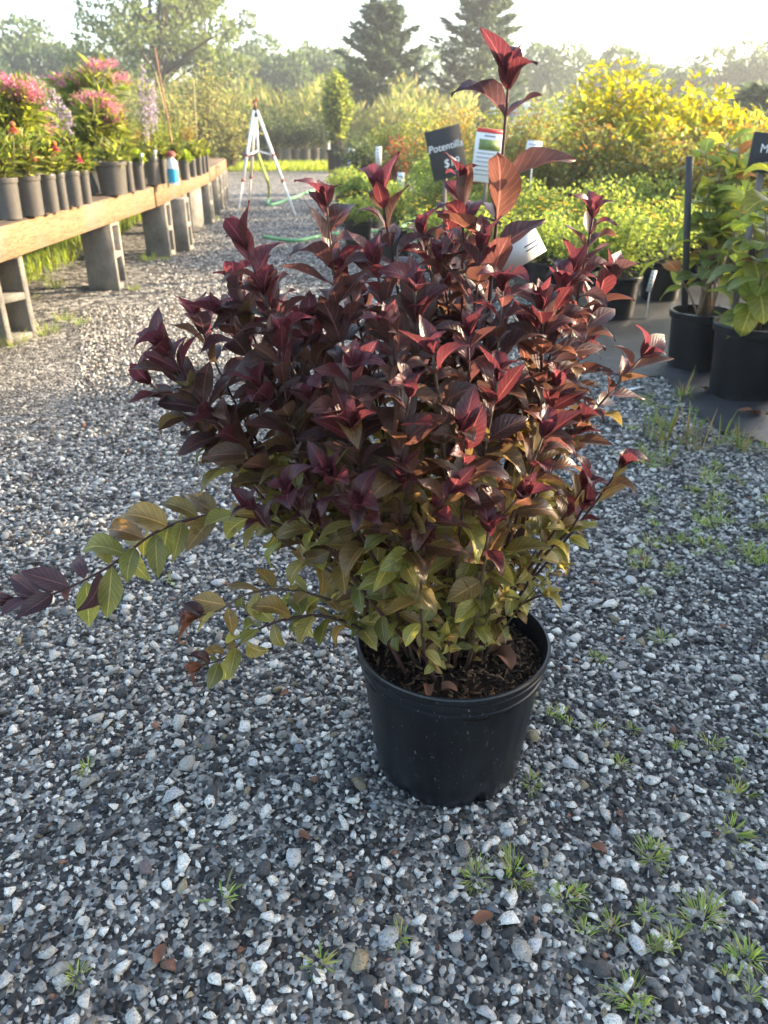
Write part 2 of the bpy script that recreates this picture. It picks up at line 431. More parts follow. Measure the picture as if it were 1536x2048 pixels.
def stone_cols(n):
    r = rng.random(n); c = np.empty((n, 3), dtype=np.float32)
    g = rng.random(n)
    lt = r < 0.46; md = (r >= 0.46) & (r < 0.68); dk = (r >= 0.68) & (r < 0.95); od = r >= 0.95
    def put(mask, lo, hi, tint):
        v = lo + (hi - lo) * g[mask]; c[mask] = v[:, None] * np.array(tint)[None]
    put(lt, 0.40, 0.74, (1.0, 0.94, 0.82)); put(md, 0.15, 0.34, (1, 0.94, 0.83)); put(dk, 0.030, 0.09, (1, 0.95, 0.88))
    k = od.sum(); pal = np.array([(0.22, 0.11, 0.07), (0.20, 0.16, 0.10), (0.13, 0.14, 0.155), (0.17, 0.13, 0.12), (0.30, 0.24, 0.15), (0.16, 0.17, 0.18)])
    c[od] = pal[rng.integers(0, len(pal), k)] * (0.7 + 0.6 * rng.random((k, 1)))
    return c
def jitter_field(y0, y1, sp, keep, wf=0.78, x_extra=0.25):
    out = []
    ny = int((y1 - y0) / sp)
    for j in range(ny):
        y = y0 + j * sp
        hw = wf * (y * cP + H * sP) * 0.5 * 1.02 + x_extra
        nx = int(2 * hw / sp)
        xs = -hw + np.arange(nx) * sp
        out.append(np.stack([xs, np.full(nx, y)], 1))
    P = np.concatenate(out); P += (rng.random(P.shape) - .5) * sp * 0.95
    return P[rng.random(len(P)) < keep]
def stone_batch(mb_list, P, size, H_, sink, tone=None):
    n = len(P)
    k = rng.integers(0, len(H_), n); a = rng.random(n) * 6.283
    sx = size * (0.8 + 0.5 * rng.random(n)); sy = size * (0.75 + 0.4 * rng.random(n)); sz = size * (0.6 + 0.5 * rng.random(n))
    tilt = (rng.random((n, 2)) - .5) * 0.9
    col = stone_cols(n)
    if tone is not None: col *= tone[:, None]
    for q in range(len(H_)):
        ix = np.where(k == q)[0]
        if not len(ix): continue
        V, Fc = H_[q]
        X = V[None] * np.stack([sx[ix], sy[ix], sz[ix]], 1)[:, None, :]
        t = tilt[ix]
        z = X[:, :, 2] + t[:, None, 0] * X[:, :, 0] + t[:, None, 1] * X[:, :, 1]
        ca, sa = np.cos(a[ix])[:, None], np.sin(a[ix])[:, None]
        x = X[:, :, 0] * ca - X[:, :, 1] * sa; y = X[:, :, 0] * sa + X[:, :, 1] * ca
        W = np.stack([x + P[ix, 0:1], y + P[ix, 1:2], z + (sz[ix] * sink)[:, None]], 2)
        nf = Fc[None] + (np.arange(len(ix)) * len(V))[:, None, None]
        mb_list.add(W.reshape(-1, 3), nf.reshape(-1, 3), None, np.repeat(col[ix], len(V), axis=0))
def clear_of(P, items):
    ok = np.ones(len(P), bool)
    for (x, y, r) in items: ok &= (P[:, 0] - x) ** 2 + (P[:, 1] - y) ** 2 > r * r
    return ok
POT_C = (0.104, 0.965)
fx = np.array([p.x for p in fab_edge]); fy = np.array([p.y for p in fab_edge])
def off_fabric(P):
    lim = np.interp(P[:, 0], fx, fy, left=99, right=1.5)
    return P[:, 1] < lim + 0.02
def patch(P):                              # darker, finer hollows in the gravel
    x, y = P[:, 0], P[:, 1]
    return 0.5 + 0.5 * np.sin(x * 4.1 + 1.7 * np.sin(y * 3.3 + 1.0)) * np.sin(y * 5.2 + 2.1 * np.sin(x * 2.7))
mbg = MB()
P = jitter_field(0.36, 2.3, 0.0122, 0.9); P = P[clear_of(P, [(*POT_C, 0.105)])]; P = P[rng.random(len(P)) < 0.60 + 0.4 * patch(P)]
stone_batch(mbg, P, 0.0065 + 0.0075 * rng.random(len(P)) ** 1.6, H_mid, 0.24)
P = jitter_field(0.36, 1.6, 0.0088, 0.85); P = P[clear_of(P, [(*POT_C, 0.105)])]
stone_batch(mbg, P, 0.0035 + 0.0035 * rng.random(len(P)), H_low, 0.3, 0.22 + 0.55 * rng.random(len(P)))
P = jitter_field(0.36, 2.6, 0.026, 0.52); P = P[clear_of(P, [(*POT_C, 0.11)])]
stone_batch(mbg, P, 0.012 + 0.012 * rng.random(len(P)) ** 1.5, H_mid, 0.24)
P = jitter_field(2.3, 4.6, 0.0165, 0.8, 0.72, 0.1); P = P[off_fabric(P)]
stone_batch(mbg, P, 0.008 + 0.010 * rng.random(len(P)), H_low, 0.22)
P = jitter_field(4.6, 11, 0.036, 0.7, 0.6, 0.0); P = P[P[:, 0] < 1.2]
stone_batch(mbg, P, 0.011 + 0.014 * rng.random(len(P)), H_low, 0.15)
go = mbg.build('gravel', M_stone, gravel); go['kind'] = 'stuff'
# the largest stones, one by one
big_me = []
for q, (V, Fc) in enumerate(H_big):
    big_me.append(mesh_np('stone', V, Fc, M_stone1))
P = jitter_field(0.40, 1.75, 0.052, 0.8, 0.76, 0.0)
P = P[clear_of(P, [(*POT_C, 0.125)])]; rng.shuffle(P); P = P[:300]
cols = stone_cols(len(P)); 
for i, (x, y) in enumerate(P):
    s = 0.015 + 0.018 * rng.random() ** 2.4
    o = part('stone', big_me[i % 10], gravel, (x, y, s * 0.22), ((rng.random() - .5) * .6, (rng.random() - .5) * .6, rng.random() * 6.28), (s * (0.85 + .5 * rng.random()), s * (.8 + .3 * rng.random()), s * (.75 + .4 * rng.random())))
    c = cols[i] if cols[i][0] > 0.09 or rng.random() < .35 else np.array((0.42, 0.41, 0.39)) * (0.7 + .5 * rng.random())
    o.color = (*[float(q) for q in c], 1)

# ------------------------------------------------------------------ leaves
def leaf_mesh(name, mat, wid=0.42, curl=0.5, fold=0.35, twist=0.0, wave=0.03, nu=4, nv=8, pw=(0.75, 0.85)):
    vs = np.linspace(0, 1, nv + 1); 
    prof = (vs ** pw[0]) * ((1 - vs) ** pw[1]); prof = prof / prof.max() * wid / 2
    prof[0] = 0.012; prof[-1] = 0.001
    V = []; UV = []
    y = z = 0.0; th = 0.0
    for i, v in enumerate(vs):
        if i:
            th = 0.25 * curl - curl * (v ** 1.3) * 1.4
            y += math.cos(th) / nv; z += math.sin(th) / nv
        nz = Vector((0, -math.sin(th), math.cos(th))); tw = twist * v
        for j in range(nu + 1):
            u = -1 + 2 * j / nu
            x = u * prof[i]; zz = fold * abs(x) + wave * math.sin(v * 9 + u * 2.5) * abs(u) 
            X = x * math.cos(tw) - zz * math.sin(tw); Z = x * math.sin(tw) + zz * math.cos(tw)
            V.append((X, y + nz.y * Z, z + nz.z * Z)); UV.append((u * .5 + .5, v))
    f4 = [(i * (nu + 1) + j, i * (nu + 1) + j + 1, (i + 1) * (nu + 1) + j + 1, (i + 1) * (nu + 1) + j) for i in range(nv) for j in range(nu)]
    return np.array(V, dtype=np.float32), np.array(f4, dtype=np.int32), np.array(UV, dtype=np.float32)
def leaf_frame(d, up):
    d = Vector(d).normalized(); n = Vector(up) - d * Vector(up).dot(d)
    if n.length < 1e-4: n = Vector((0.3, 0.2, 1)) - d * d.z
    n.normalize(); x = d.cross(n)
    return Matrix((x, d, n)).transposed()

# ------------------------------------------------------------------ the potted shrub
shrub = thing('potted_shrub', 'burgundy leaved shrub in a black nursery pot standing on the gravel, with olive lower leaves', 'shrub', (POT_C[0], POT_C[1], 0))
base = Vector((POT_C[0], POT_C[1], 0))
def ribs(i, a):
    r = 0.0
    if 3 <= i <= 6: r += -0.0012 * (abs(math.sin(a * 6)) > 0.965)
    if i <= 1: r += -0.010 * (max(0, math.cos(a * 6 + 0.9)) ** 10)
    return r
prof = [(0.110, 0.0), (0.116, 0.012), (0.1175, 0.03), (0.122, 0.06), (0.1265, 0.10), (0.131, 0.14), (0.1345, 0.175), (0.1365, 0.197), (0.1365, 0.199),
        (0.1410, 0.1995), (0.1412, 0.204), (0.1392, 0.2052), (0.1394, 0.2145), (0.1435, 0.2155), (0.1440, 0.2225), (0.1424, 0.2235), (0.1426, 0.2295), (0.1468, 0.2305), (0.1474, 0.2365), (0.1460, 0.239), (0.1428, 0.239), (0.1395, 0.230), (0.137, 0.20), (0.130, 0.16)]
pot = part('pot', lathe_mesh('pot', prof[:9], M_pot, 96, ribs), shrub)
part('rim', lathe_mesh('rim', prof[8:], M_pot, 96), pot)
part('pot_base', lathe_mesh('pot_base', [(0.0, 0.004), (0.108, 0.004)], M_pot, 48), pot)
def soil_np(R, z, amp, seed):
    r_ = np.random.default_rng(seed); V = []; f4 = []; nr, na = 14, 48
    for i in range(nr + 1):
        for k in range(na):
            r = R * i / nr; a = 2 * math.pi * k / na
            V.append((r * math.cos(a), r * math.sin(a), z + amp * (r_.random() - .5) + (0.012 * (1 - (r / R) ** 2))))
    for i in range(nr):
        for k in range(na):
            k2 = (k + 1) % na; f4.append((i * na + k, i * na + k2, (i + 1) * na + k2, (i + 1) * na + k))
    return np.array(V), np.array(f4)
V, f4 = soil_np(0.139, 0.198, 0.012, 3)
M_soil = simple('potting_soil', (0.022, 0.014, 0.010), 0.95, 0.15, var=0.5, scale=140, bump=1.0, bdist=0.004)
soil = part('soil', mesh_np('soil', V, f4, M_soil, None, None, True), shrub)
mb = MB()
for i in range(900):
    r = 0.135 * math.sqrt(rng.random()); a = rng.random() * 6.283
    L = 0.004 + 0.012 * rng.random(); Wd = 0.0012 + 0.002 * rng.random()
    M = Matrix.Translation((r * math.cos(a), r * math.sin(a), 0.199 + 0.013 * (1 - (r / .139) ** 2) + 0.008 * rng.random())) @ Matrix.Rotation(rng.random() * 6.28, 4, 'Z') @ Matrix.Rotation((rng.random() - .5) * 1.4, 4, 'Y')
    c = [(0.05, 0.028, 0.017), (0.10, 0.058, 0.033), (0.02, 0.013, 0.01), (0.16, 0.105, 0.06)][int(rng.integers(0, 4))]
    mb.box((-L / 2, -Wd / 2, -.0008), (L / 2, Wd / 2, .0012), M, c)
ch = mb.build('bark_mulch', M_chip, soil); ch['kind'] = 'stuff'

LV = []
for i in range(16):
    r_ = rnd
    LV.append(leaf_mesh('leaf', None, wid=0.40 + 0.14 * r_.random(), curl=0.1 + 1.25 * r_.random(), fold=0.15 + 0.65 * r_.random(), twist=(r_.random() - .5) * 1.3, wave=0.01 + 0.045 * r_.random(), pw=(0.72 + .2 * r_.random(), 0.85 + .35 * r_.random())))
leaf_objs_me = [mesh_np('leaf', v, f, M_leafobj, None, uv, True) for v, f, uv in LV]

LEAVES = []     # (branch_index, matrix, scale, mesh index, colour)
BR = []         # branch point lists
def hue_for(z, inner):
    t = (z - 0.36) / 0.30 + rng.normal() * 0.20 - 0.35 * inner
    t = min(1, max(0, t))
    bur = np.array([(0.046, 0.020, 0.018), (0.054, 0.020, 0.018), (0.040, 0.020, 0.021), (0.062, 0.025, 0.018)][int(rng.integers(0, 4))])
    bro = np.array([(0.095, 0.052, 0.018), (0.078, 0.036, 0.018), (0.090, 0.064, 0.020)][int(rng.integers(0, 3))])
    grn = np.array([(0.135, 0.132, 0.028), (0.185, 0.165, 0.034), (0.095, 0.100, 0.028), (0.145, 0.095, 0.028), (0.200, 0.160, 0.045)][int(rng.integers(0, 5))])
    if t > 0.5: c = bro + (bur - bro) * ((t - .5) * 2) ** 0.6
    else: c = grn + (bro - grn) * (t * 2)
    return c * (0.8 + 0.45 * rng.random())
def bez(p0, p1, p2, p3, n):
    return [p0 * (1 - t) ** 3 + p1 * 3 * t * (1 - t) ** 2 + p2 * 3 * t * t * (1 - t) + p3 * t ** 3 for t in [i / n for i in range(n + 1)]]
def catmull(pts, per=6):
    out = []
    P_ = [pts[0] * 2 - pts[1]] + pts + [pts[-1] * 2 - pts[-2]]
    for i in range(1, len(P_) - 2):
        for k in range(per):
            t = k / per; a, b, c, d = P_[i - 1], P_[i], P_[i + 1], P_[i + 2]
            out.append(0.5 * ((2 * b) + (c - a) * t + (2 * a - 5 * b + 4 * c - d) * t * t + (3 * b - a - 3 * c + d) * t ** 3))
    out.append(pts[-1]); return out
def add_branch(pts, r0=0.0032, start=0.35, inter=0.030, ll=0.062, green=0.0, tuft=True, flat=False, tipdark=0.16):
    bi = len(BR); BR.append((pts, r0))
    seg = [(pts[i + 1] - pts[i]).length for i in range(len(pts) - 1)]; tot = sum(seg)
    phi = rng.random() * 3.14; s = tot * start; k = 0
    def at(s):
        q = 0
        for i, L in enumerate(seg):
            if q + L >= s or i == len(seg) - 1:
                t = min(1, (s - q) / L); return pts[i].lerp(pts[i + 1], t), (pts[i + 1] - pts[i]).normalized()
            q += L
    while s < tot - 0.006:
        p, T = at(s); f = s / tot
        a1 = T.cross(Vector((0.2, -0.3, 0.9)).normalized()); 
        if a1.length < .1: a1 = T.cross(Vector((1, 0, 0)))
        a1.normalize(); a2 = T.cross(a1)
        for side in (0, 1):
            if rng.random() < (0.07 if p.z > 0.50 or flat else 0.30): continue
            ph = phi + side * math.pi + rng.normal() * (0.6 if flat else 0.22)
            nrm = a1 * math.cos(ph) + a2 * math.sin(ph)
            near = max(0, 1 - (tot - s) / 0.10)         # 1 at the tip
            ang = math.radians((54 if p.z > .45 else 66) - 26 * near + rng.normal() * 11)
            d = T * math.cos(ang) + nrm * math.sin(ang)
            if flat:
                nrm = Vector((nrm.x, nrm.y, nrm.z * 0.75)); nrm = (nrm - T * nrm.dot(T)).normalized(); d = T * math.cos(ang) + nrm * math.sin(ang)
            d.z -= 0.10 * (1 - near)
            L = ll * (0.78 + 0.42 * rng.random()) * (1.0 - 0.28 * near) * (0.8 if f < start + .12 else 1) * ((0.66 if p.z < .40 else 0.84 if p.z < .55 else 1) if not flat else 1)
            up = T + Vector((0, -0.12, 0.22)) + Vector(tuple(rng.normal(size=3) * (0.16 if p.z > .45 else .38)))
            if flat: up = Vector((0.1, -0.45, 1)) + Vector(tuple(rng.normal(size=3) * 0.42))
            R = leaf_frame(d, up)
            inner = 1 - min(1, ((Vector((p.x, p.y, 0)) - base).length) / 0.20)
            c = hue_for(p.z - green, inner * 0.5 * (p.z < 0.6))
            if near > 0.55 and rng.random() < 0.5 and (p.z > 0.45): c = np.array((0.068, 0.015, 0.018)) * (0.6 + .5 * rng.random())
            if flat and tot - s < tipdark and rng.random() < .9: c = np.array((0.045, 0.020, 0.022)) * (0.7 + .5 * rng.random())
            LEAVES.append((bi, p + nrm * 0.002, R, L, int(rng.integers(0, 16)), c))
        phi += math.pi / 2 + rng.normal() * 0.15
        s += inter * (0.8 + 0.4 * rng.random()) * (1 - 0.35 * max(0, 1 - (tot - s) / 0.08)); k += 1
    if tuft:
        p, T = at(tot)
        a1 = T.cross(Vector((1, 0.2, 0))).normalized(); a2 = T.cross(a1)
        for q in range(4):
            ph = phi + q * math.pi / 2; nrm = a1 * math.cos(ph) + a2 * math.sin(ph)
            ang = math.radians((30 if q < 2 else 14) + rng.normal() * 5)
            d = T * math.cos(ang) + nrm * math.sin(ang)
            z = p.z - green
            c = np.array((0.055, 0.013, 0.017)) * (0.7 + .6 * rng.random()) if z > 0.42 else hue_for(z, 0)
            if flat: c = np.array((0.050, 0.018, 0.020)) if ll > .06 else np.array((0.10, 0.035, 0.018))
            LEAVES.append((bi, p, leaf_frame(d, T - nrm * 1.0), ll * (0.72 if q < 2 else 0.5) * (0.9 + .3 * rng.random()), int(rng.integers(0, 16)), c))
def up_branch(px, py, Y, **kw):
    tip = A(px, py, Y)
    # py is the tip of the uppermost leaf, the stem ends a little below it
    tip.z -= 0.035
    off = Vector((tip.x - base.x, tip.y - base.y, 0))
    b0 = base + Vector((0, 0, 0.205)) + off * (0.12 + 0.12 * rng.random()) + Vector(tuple(np.append(rng.normal(size=2) * 0.022, 0)))
    dz = tip.z - b0.z
    p1 = b0 + Vector((off.x * 0.26, off.y * 0.26, dz * 0.34)); p2 = b0 + Vector((off.x * 0.62, off.y * 0.62, dz * 0.68))
    p1 += Vector(tuple(rng.normal(size=3) * 0.012)); p2 += Vector(tuple(rng.normal(size=3) * 0.012))
    add_branch(bez(b0, p1, p2, tip, 14), **kw)
TIPS = [  # tip pixel and depth
 (1022, 90, 1.00), (652, 350, 0.99), (762, 330, 1.03), (930, 312, 1.00), (848, 415, 1.04), (905, 410, 1.08), (490, 440, 0.98), (318, 640, 0.95), (392, 590, 1.00),
 (1192, 378, 1.04), (1130, 520, 0.97), (1222, 505, 1.06), (1090, 560, 0.93), (1290, 665, 1.04), (1245, 890, 0.99), (1170, 930, 0.91),
 (868, 645, 0.82), (700, 680, 0.82), (560, 625, 0.90), (615, 600, 0.97), (752, 470, 0.94), (690, 500, 1.00), (832, 520, 0.92), (885, 470, 0.99), (965, 440, 0.95),
 (1010, 520, 0.90), (1060, 610, 1.00), (620, 740, 0.86), (470, 600, 1.03), (662, 900, 0.80), (722, 955, 0.79), (1040, 940, 0.80), (580, 940, 0.84), (520, 720, 0.90),
 (430, 790, 0.92), (780, 600, 0.86), (940, 610, 0.86), (1000, 700, 0.84), (820, 730, 0.79), (1120, 720, 0.90), (550, 560, 1.08), (730, 560, 1.12), (960, 560, 1.12),
 (1090, 820, 0.84), (930, 800, 0.79), (1180, 640, 1.10), (860, 560, 1.16), (640, 640, 1.12), (700, 800, 0.82), (1160, 800, 1.00), (900, 930, 0.78), (800, 900, 0.80), (500, 860, 0.95), (1130, 990, 0.95), (640, 1000, 0.86), (980, 1010, 0.80), (850, 1040, 0.80),
 (470, 520, 1.00), (525, 530, 0.94), (440, 575, 0.98), (345, 700, 0.99), (295, 715, 0.97), (1150, 490, 1.00)]
for i, (px, py, Y) in enumerate(TIPS):
    if i == 0:
        up_branch(px, py, Y, r0=0.0042, start=0.40, inter=0.036, ll=0.082); continue
    up_branch(px, py, Y, r0=0.0030 + 0.0012 * rng.random(), start=0.26 if py > 600 else 0.34, inter=0.0235, ll=0.062 + 0.010 * rng.random())
def low_branch(pix, Y0, Y1, **kw):
    n = len(pix); pts = [A(px, py, Y0 + (Y1 - Y0) * i / (n - 1)) for i, (px, py) in enumerate(pix)]
    pts[0] = base + Vector(((pts[1].x - base.x) * 0.35, -0.01, 0.21))
    add_branch(catmull(pts), **kw)
low_branch([(800, 1290), (690, 1150), (570, 1055), (440, 1030), (320, 1060), (215, 1135), (100, 1190), (28, 1196)], 0.96, 0.93, start=0.38, inter=0.023, ll=0.066, green=0.10, r0=0.0034, flat=True, tipdark=.15)
low_branch([(800, 1290), (690, 1215), (580, 1180), (495, 1188), (440, 1220), (395, 1232)], 0.95, 0.88, start=0.30, inter=0.022, ll=0.054, green=0.06, r0=0.0026, flat=True, tipdark=.02)
low_branch([(800, 1290), (680, 1240), (590, 1235), (510, 1262), (450, 1315), (405, 1330)], 0.93, 0.85, start=0.30, inter=0.020, ll=0.054, green=0.06, r0=0.0026, flat=True, tipdark=.02)
low_branch([(800, 1280), (680, 1120), (560, 985), (470, 900), (400, 800), (335, 700)], 0.97, 0.94, start=0.40, inter=0.028, ll=0.062)
low_branch([(820, 1290), (740, 1200), (640, 1130), (560, 1080), (510, 1020)], 0.94, 0.86, start=0.3, inter=0.026, ll=0.055, green=0.08)
low_branch([(960, 1290), (1040, 1190), (1090, 1110), (1140, 1060), (1170, 1010)], 0.96, 0.90, start=0.2, inter=0.03, ll=0.055, green=0.06)
low_branch([(950, 1290), (1010, 1230), (1060, 1200), (1085, 1190)], 0.94, 0.90, start=0.3, inter=0.03, ll=0.045, green=0.1)
# short leafy shoots low in the crown
for i in range(40):
    a = rng.random() * 6.283; r = 0.05 + 0.09 * rng.random()
    b0 = base + Vector((0.05 * math.cos(a), 0.05 * math.sin(a), 0.21)); t = base + Vector((r * math.cos(a) * 1.1, r * math.sin(a), 0.27 + 0.17 * rng.random()))
    add_branch(bez(b0, b0.lerp(t, .35) + Vector((0, 0, .02)), b0.lerp(t, .7) + Vector((0, 0, .02)), t, 6), r0=0.0016, start=0.25, inter=0.02, ll=0.028 + 0.016 * rng.random(), green=0.12)
STEMC = [(0.055, 0.022, 0.018), (0.085, 0.055, 0.035), (0.05, 0.025, 0.02)]
def pix(p):
    d = depth_of(p); v = (p[2] - H) * cP + p[1] * sP
    return 768 + F * p[0] / d, 1024 - F * v / d
def over_sign(Lf):
    if Lf[0] != 0: return False
    for q in (0.3, 0.6, 1.0):
        x, y = pix(Lf[1] + Lf[2] @ Vector((0, Lf[3] * q, 0)))
        if 835 < x < 945 and 240 < y < 345: return True
    return False
for k, q in enumerate(LEAVES):
    if over_sign(q):
        for ang in (1.57, -1.57, 2.4):
            q2 = (q[0], q[1], Matrix.Rotation(ang, 3, 'Z') @ q[2], *q[3:])
            if not over_sign(q2): LEAVES[k] = q2; break
LEAVES = [q for q in LEAVES if not over_sign(q)]
branch_objs = []
for i, (pts, r0) in enumerate(BR):
    n = len(pts)
    m_ = MB(); m_.tube([p - base for p in pts], [r0 * (1 - 0.62 * k / (n - 1)) for k in range(n)], 6, STEMC[i % 3])
    branch_objs.append(m_.build('branch', M_stem, shrub, True))
# which leaves show largest: nearest to the camera and inside the frame
def score(L):
    p = L[1]; d = depth_of(p)
    return d + (10 if p.y < 0.3 else 0) - 3.0 * L[3]
order = sorted(range(len(LEAVES)), key=lambda i: score(LEAVES[i]))
single = set(order[:300]); far_low = [i for i in range(len(LEAVES)) if LEAVES[i][1].x < -0.16 and LEAVES[i][1].z < 0.42]
mbv = []; mbf = []; mbc = []; mbu = []; nn = 0
for i, (bi, p, R, L, mi, c) in enumerate(LEAVES):
    if i in single:
        o = bpy.data.objects.new('leaf', leaf_objs_me[mi]); link(o, branch_objs[bi])
        o.matrix_local = Matrix.Translation(p - base) @ (R.to_4x4()) @ Matrix.Scale(L, 4)
        o.color = (float(c[0]), float(c[1]), float(c[2]), 1)
    else:
        v, f, uv = LV[mi]; Rn = np.array(R)
        mbv.append(v @ Rn.T * L + np.array(p - base)); mbf.append(f + nn); mbu.append(uv); mbc.append(np.repeat(c[None], len(v), 0)); nn += len(v)
o = link(bpy.data.objects.new('leaf_mass', mesh_np('leaf_mass', np.concatenate(mbv), np.concatenate(mbf), M_leafmass, np.concatenate(mbc), np.concatenate(mbu), True)), shrub)
o['kind'] = 'stuff'
print('shrub leaves', len(LEAVES), 'branches', len(BR))
# dead leaves on the soil, as parts of the potted shrub
dl = leaf_mesh('dead', None, 0.5, 1.2, 0.7, 0.9, 0.05); dl_me = mesh_np('dead_leaf', dl[0], dl[1], M_dead, None, dl[2], True)
for (x, y, s, rz) in [(0.085, -0.05, 0.055, 0.4), (0.0, -0.10, 0.028, 1.2), (0.095, 0.02, 0.05, 2.0), (-0.04, -0.085, 0.03, 3.0)]:
    part('dead_leaf', dl_me, shrub, (x, y, 0.216), (0.3, 0.2, rz), s)
# the paper tag caught among the leaves
t = thing('plant_tag', 'cream paper tag tucked among the burgundy leaves of the shrub', 'tag', A(1040, 505, 1.09))
mb = MB()
R = Matrix.Rotation(math.radians(-32), 4, 'Y')
mb.box((-0.032, -0.0006, -0.017), (0.032, 0.0006, 0.017), R); mb.build('tag_strip', M_paper, t)
mb = MB()
for k in range(2): mb.box((0.008, -0.0014, -0.004 + 0.006 * k), (0.026, -0.0008, -0.0025 + 0.006 * k), R)
mb.build('print_line', M_print, t)

# ------------------------------------------------------------------ shared pot meshes for the nursery stock
def pot_profile(Rt, Rb, h, lip):
    return [(0.0, 0.002), (Rb * 0.96, 0.002), (Rb, 0.006), (Rb + (Rt - Rb) * 0.86, h * 0.86), (Rt * 0.985, h * 0.87), (Rt + lip, h * 0.885), (Rt + lip * 1.3, h * 0.985), (Rt + lip, h), (Rt - lip * 0.4, h), (Rt * 0.95, h * 0.9), (Rt * 0.9, h * 0.82)]
def notch(i, a): return 0.0
POTS = {}
def pot_meshes(kind):
    if kind not in POTS:
        m = M_potgrey if kind == 'grey' else M_pot
        # unit pot: radius .5 at the lip, height 1
        body = lathe_mesh('pot', pot_profile(0.46, 0.40, 1.0, 0.03), m, 28)
        V, f4 = soil_np(0.42, 0.86, 0.03, 11)
        POTS[kind] = (body, mesh_np('soil', V, f4, M_soil, None, None, True))
    return POTS[kind]
def add_pot(parent, d, h, kind='black', tilt=0.0):
    b, s_ = pot_meshes(kind)
    p = part('pot', b, parent, (0, 0, 0), (0, tilt, 0), (d, d, h)); part('soil', s_, p)
    return p

# ------------------------------------------------------------------ foliage builders
def diamonds(mb, P, D, Nn, L, W, C, fold=0.25):
    P = np.asarray(P); n = len(P)
    D = D / (np.linalg.norm(D, axis=1, keepdims=True) + 1e-9)
    B = np.cross(D, Nn); B /= (np.linalg.norm(B, axis=1, keepdims=True) + 1e-9)
    Nn = np.cross(B, D)
    L = np.broadcast_to(np.asarray(L, dtype=float), (n,))[:, None]; W = np.broadcast_to(np.asarray(W, dtype=float), (n,))[:, None]
    mid = P + D * L * 0.45
    V = np.stack([P, mid + B * W * .5 + Nn * W * fold, P + D * L - Nn * L * 0.08, mid - B * W * .5 + Nn * W * fold], 1)
    b = (np.arange(n) * 4)[:, None]
    f = np.concatenate([b + np.array([[0, 1, 2]]), b + np.array([[0, 2, 3]])])
    mb.add(V.reshape(-1, 3), f, None, np.repeat(C, 4, axis=0))
def pick(pal, n, jit=0.25, wts=None):
    pal = np.array(pal); k = rng.choice(len(pal), n, p=wts)
    return pal[k] * (1 - jit + 2 * jit * rng.random((n, 1)))
def stems_and_leaves(parent, tips, b0, z0, nleaf, L, W, pal, stem_r=0.004, start=0.3, spread=0.03, up=0.6, stemc=(0.07, 0.05, 0.025), mat=None, wts=None, fname='foliage', bow=0.5, sname='stem', per_tip=None):
    ms = MB(); mf = MB(); k = max(1, nleaf // len(tips))
    Ps = []; Ds = []
    for tp in tips:
        tp = Vector(tp); s0 = Vector((b0[0] + rng.normal() * spread * .4, b0[1] + rng.normal() * spread * .4, z0))
        c1 = s0 + Vector(((tp.x - s0.x) * .25, (tp.y - s0.y) * .25, (tp.z - s0.z) * bow))
        pts = [s0 * (1 - t) ** 2 + c1 * 2 * t * (1 - t) + tp * t * t for t in (0, .25, .5, .75, 1)]
        ms.tube(pts, [stem_r, stem_r * .85, stem_r * .7, stem_r * .5, stem_r * .3], 4, stemc, False)
        tt = start + (1 - start) * rng.random(k) ** 0.8
        s0a, c1a, tpa = np.array(s0), np.array(c1), np.array(tp)
        p = s0a * ((1 - tt) ** 2)[:, None] + c1a * (2 * tt * (1 - tt))[:, None] + tpa * (tt ** 2)[:, None]
        T = (c1a - s0a) * (2 * (1 - tt))[:, None] + (tpa - c1a) * (2 * tt)[:, None]
        T /= np.linalg.norm(T, axis=1, keepdims=True) + 1e-9
        r = rng.normal(size=(k, 3)); r -= T * (r * T).sum(1, keepdims=True); r /= np.linalg.norm(r, axis=1, keepdims=True) + 1e-9
        Ps.append(p + r * (rng.random((k, 1)) * spread)); Ds.append(T * up + r)
    P = np.concatenate(Ps); D = np.concatenate(Ds); n = len(P)
    Nn = np.array([[0, 0, 1.0]]) + rng.normal(size=(n, 3)) * 0.5
    diamonds(mf, P, D, Nn, L * (0.7 + .6 * rng.random(n)), W * (0.7 + .6 * rng.random(n)), pick(pal, n, 0.25, wts))
    ms.build(sname, M_stem, parent)
    fo = mf.build(fname, mat or M_fol, parent); fo['kind'] = 'stuff'
    return P
def dome_tips(n, rx, ry, z0, z1, flat=0.3):
    out = []
    for i in range(n):
        a = rng.random() * 6.283; q = math.sqrt(rng.random())
        z = z0 + (z1 - z0) * (flat + (1 - flat) * math.sqrt(max(0, 1 - q * q * 0.9)) * (0.75 + 0.3 * rng.random()))
        out.append((rx * q * math.cos(a), ry * q * math.sin(a), z))
    return out
def bush(name, label, cat, loc, rx, ry, h, n, L, W, pal, group=None, potd=0.0, poth=0.0, potkind='black', ntips=40, start=0.25, spread=0.05, flat=0.3, mat=None, stemc=(0.07, 0.05, 0.03), up=0.6, wts=None, stem_r=0.004):
    t = thing(name, label, cat, loc, 0, group)
    z0 = 0.0
    if potd: add_pot(t, potd, poth, potkind); z0 = poth * 0.85
    stems_and_leaves(t, dome_tips(ntips, rx, ry, z0, h, flat), (0, 0), z0, n, L, W, pal, stem_r, start, spread, up, stemc, mat, wts)
    return t
def flowers(parent, pts, rad, n, pal, name='flower_cluster', size=0.012, zf=0.45):
    for c in pts:
        mb = MB(); P = rng.normal(size=(n, 3)) * np.array([rad, rad, rad * zf]) * 0.6 + np.array(c)
        D = (P - np.array(c)) + np.array([0, 0, rad * 0.7]); 
        diamonds(mb, P, D, rng.normal(size=(n, 3)), size * (0.8 + .5 * rng.random(n)), size * 0.7, pick(pal, n, 0.25))
        mb.build(name, M_flower, parent)['kind'] = 'stuff'

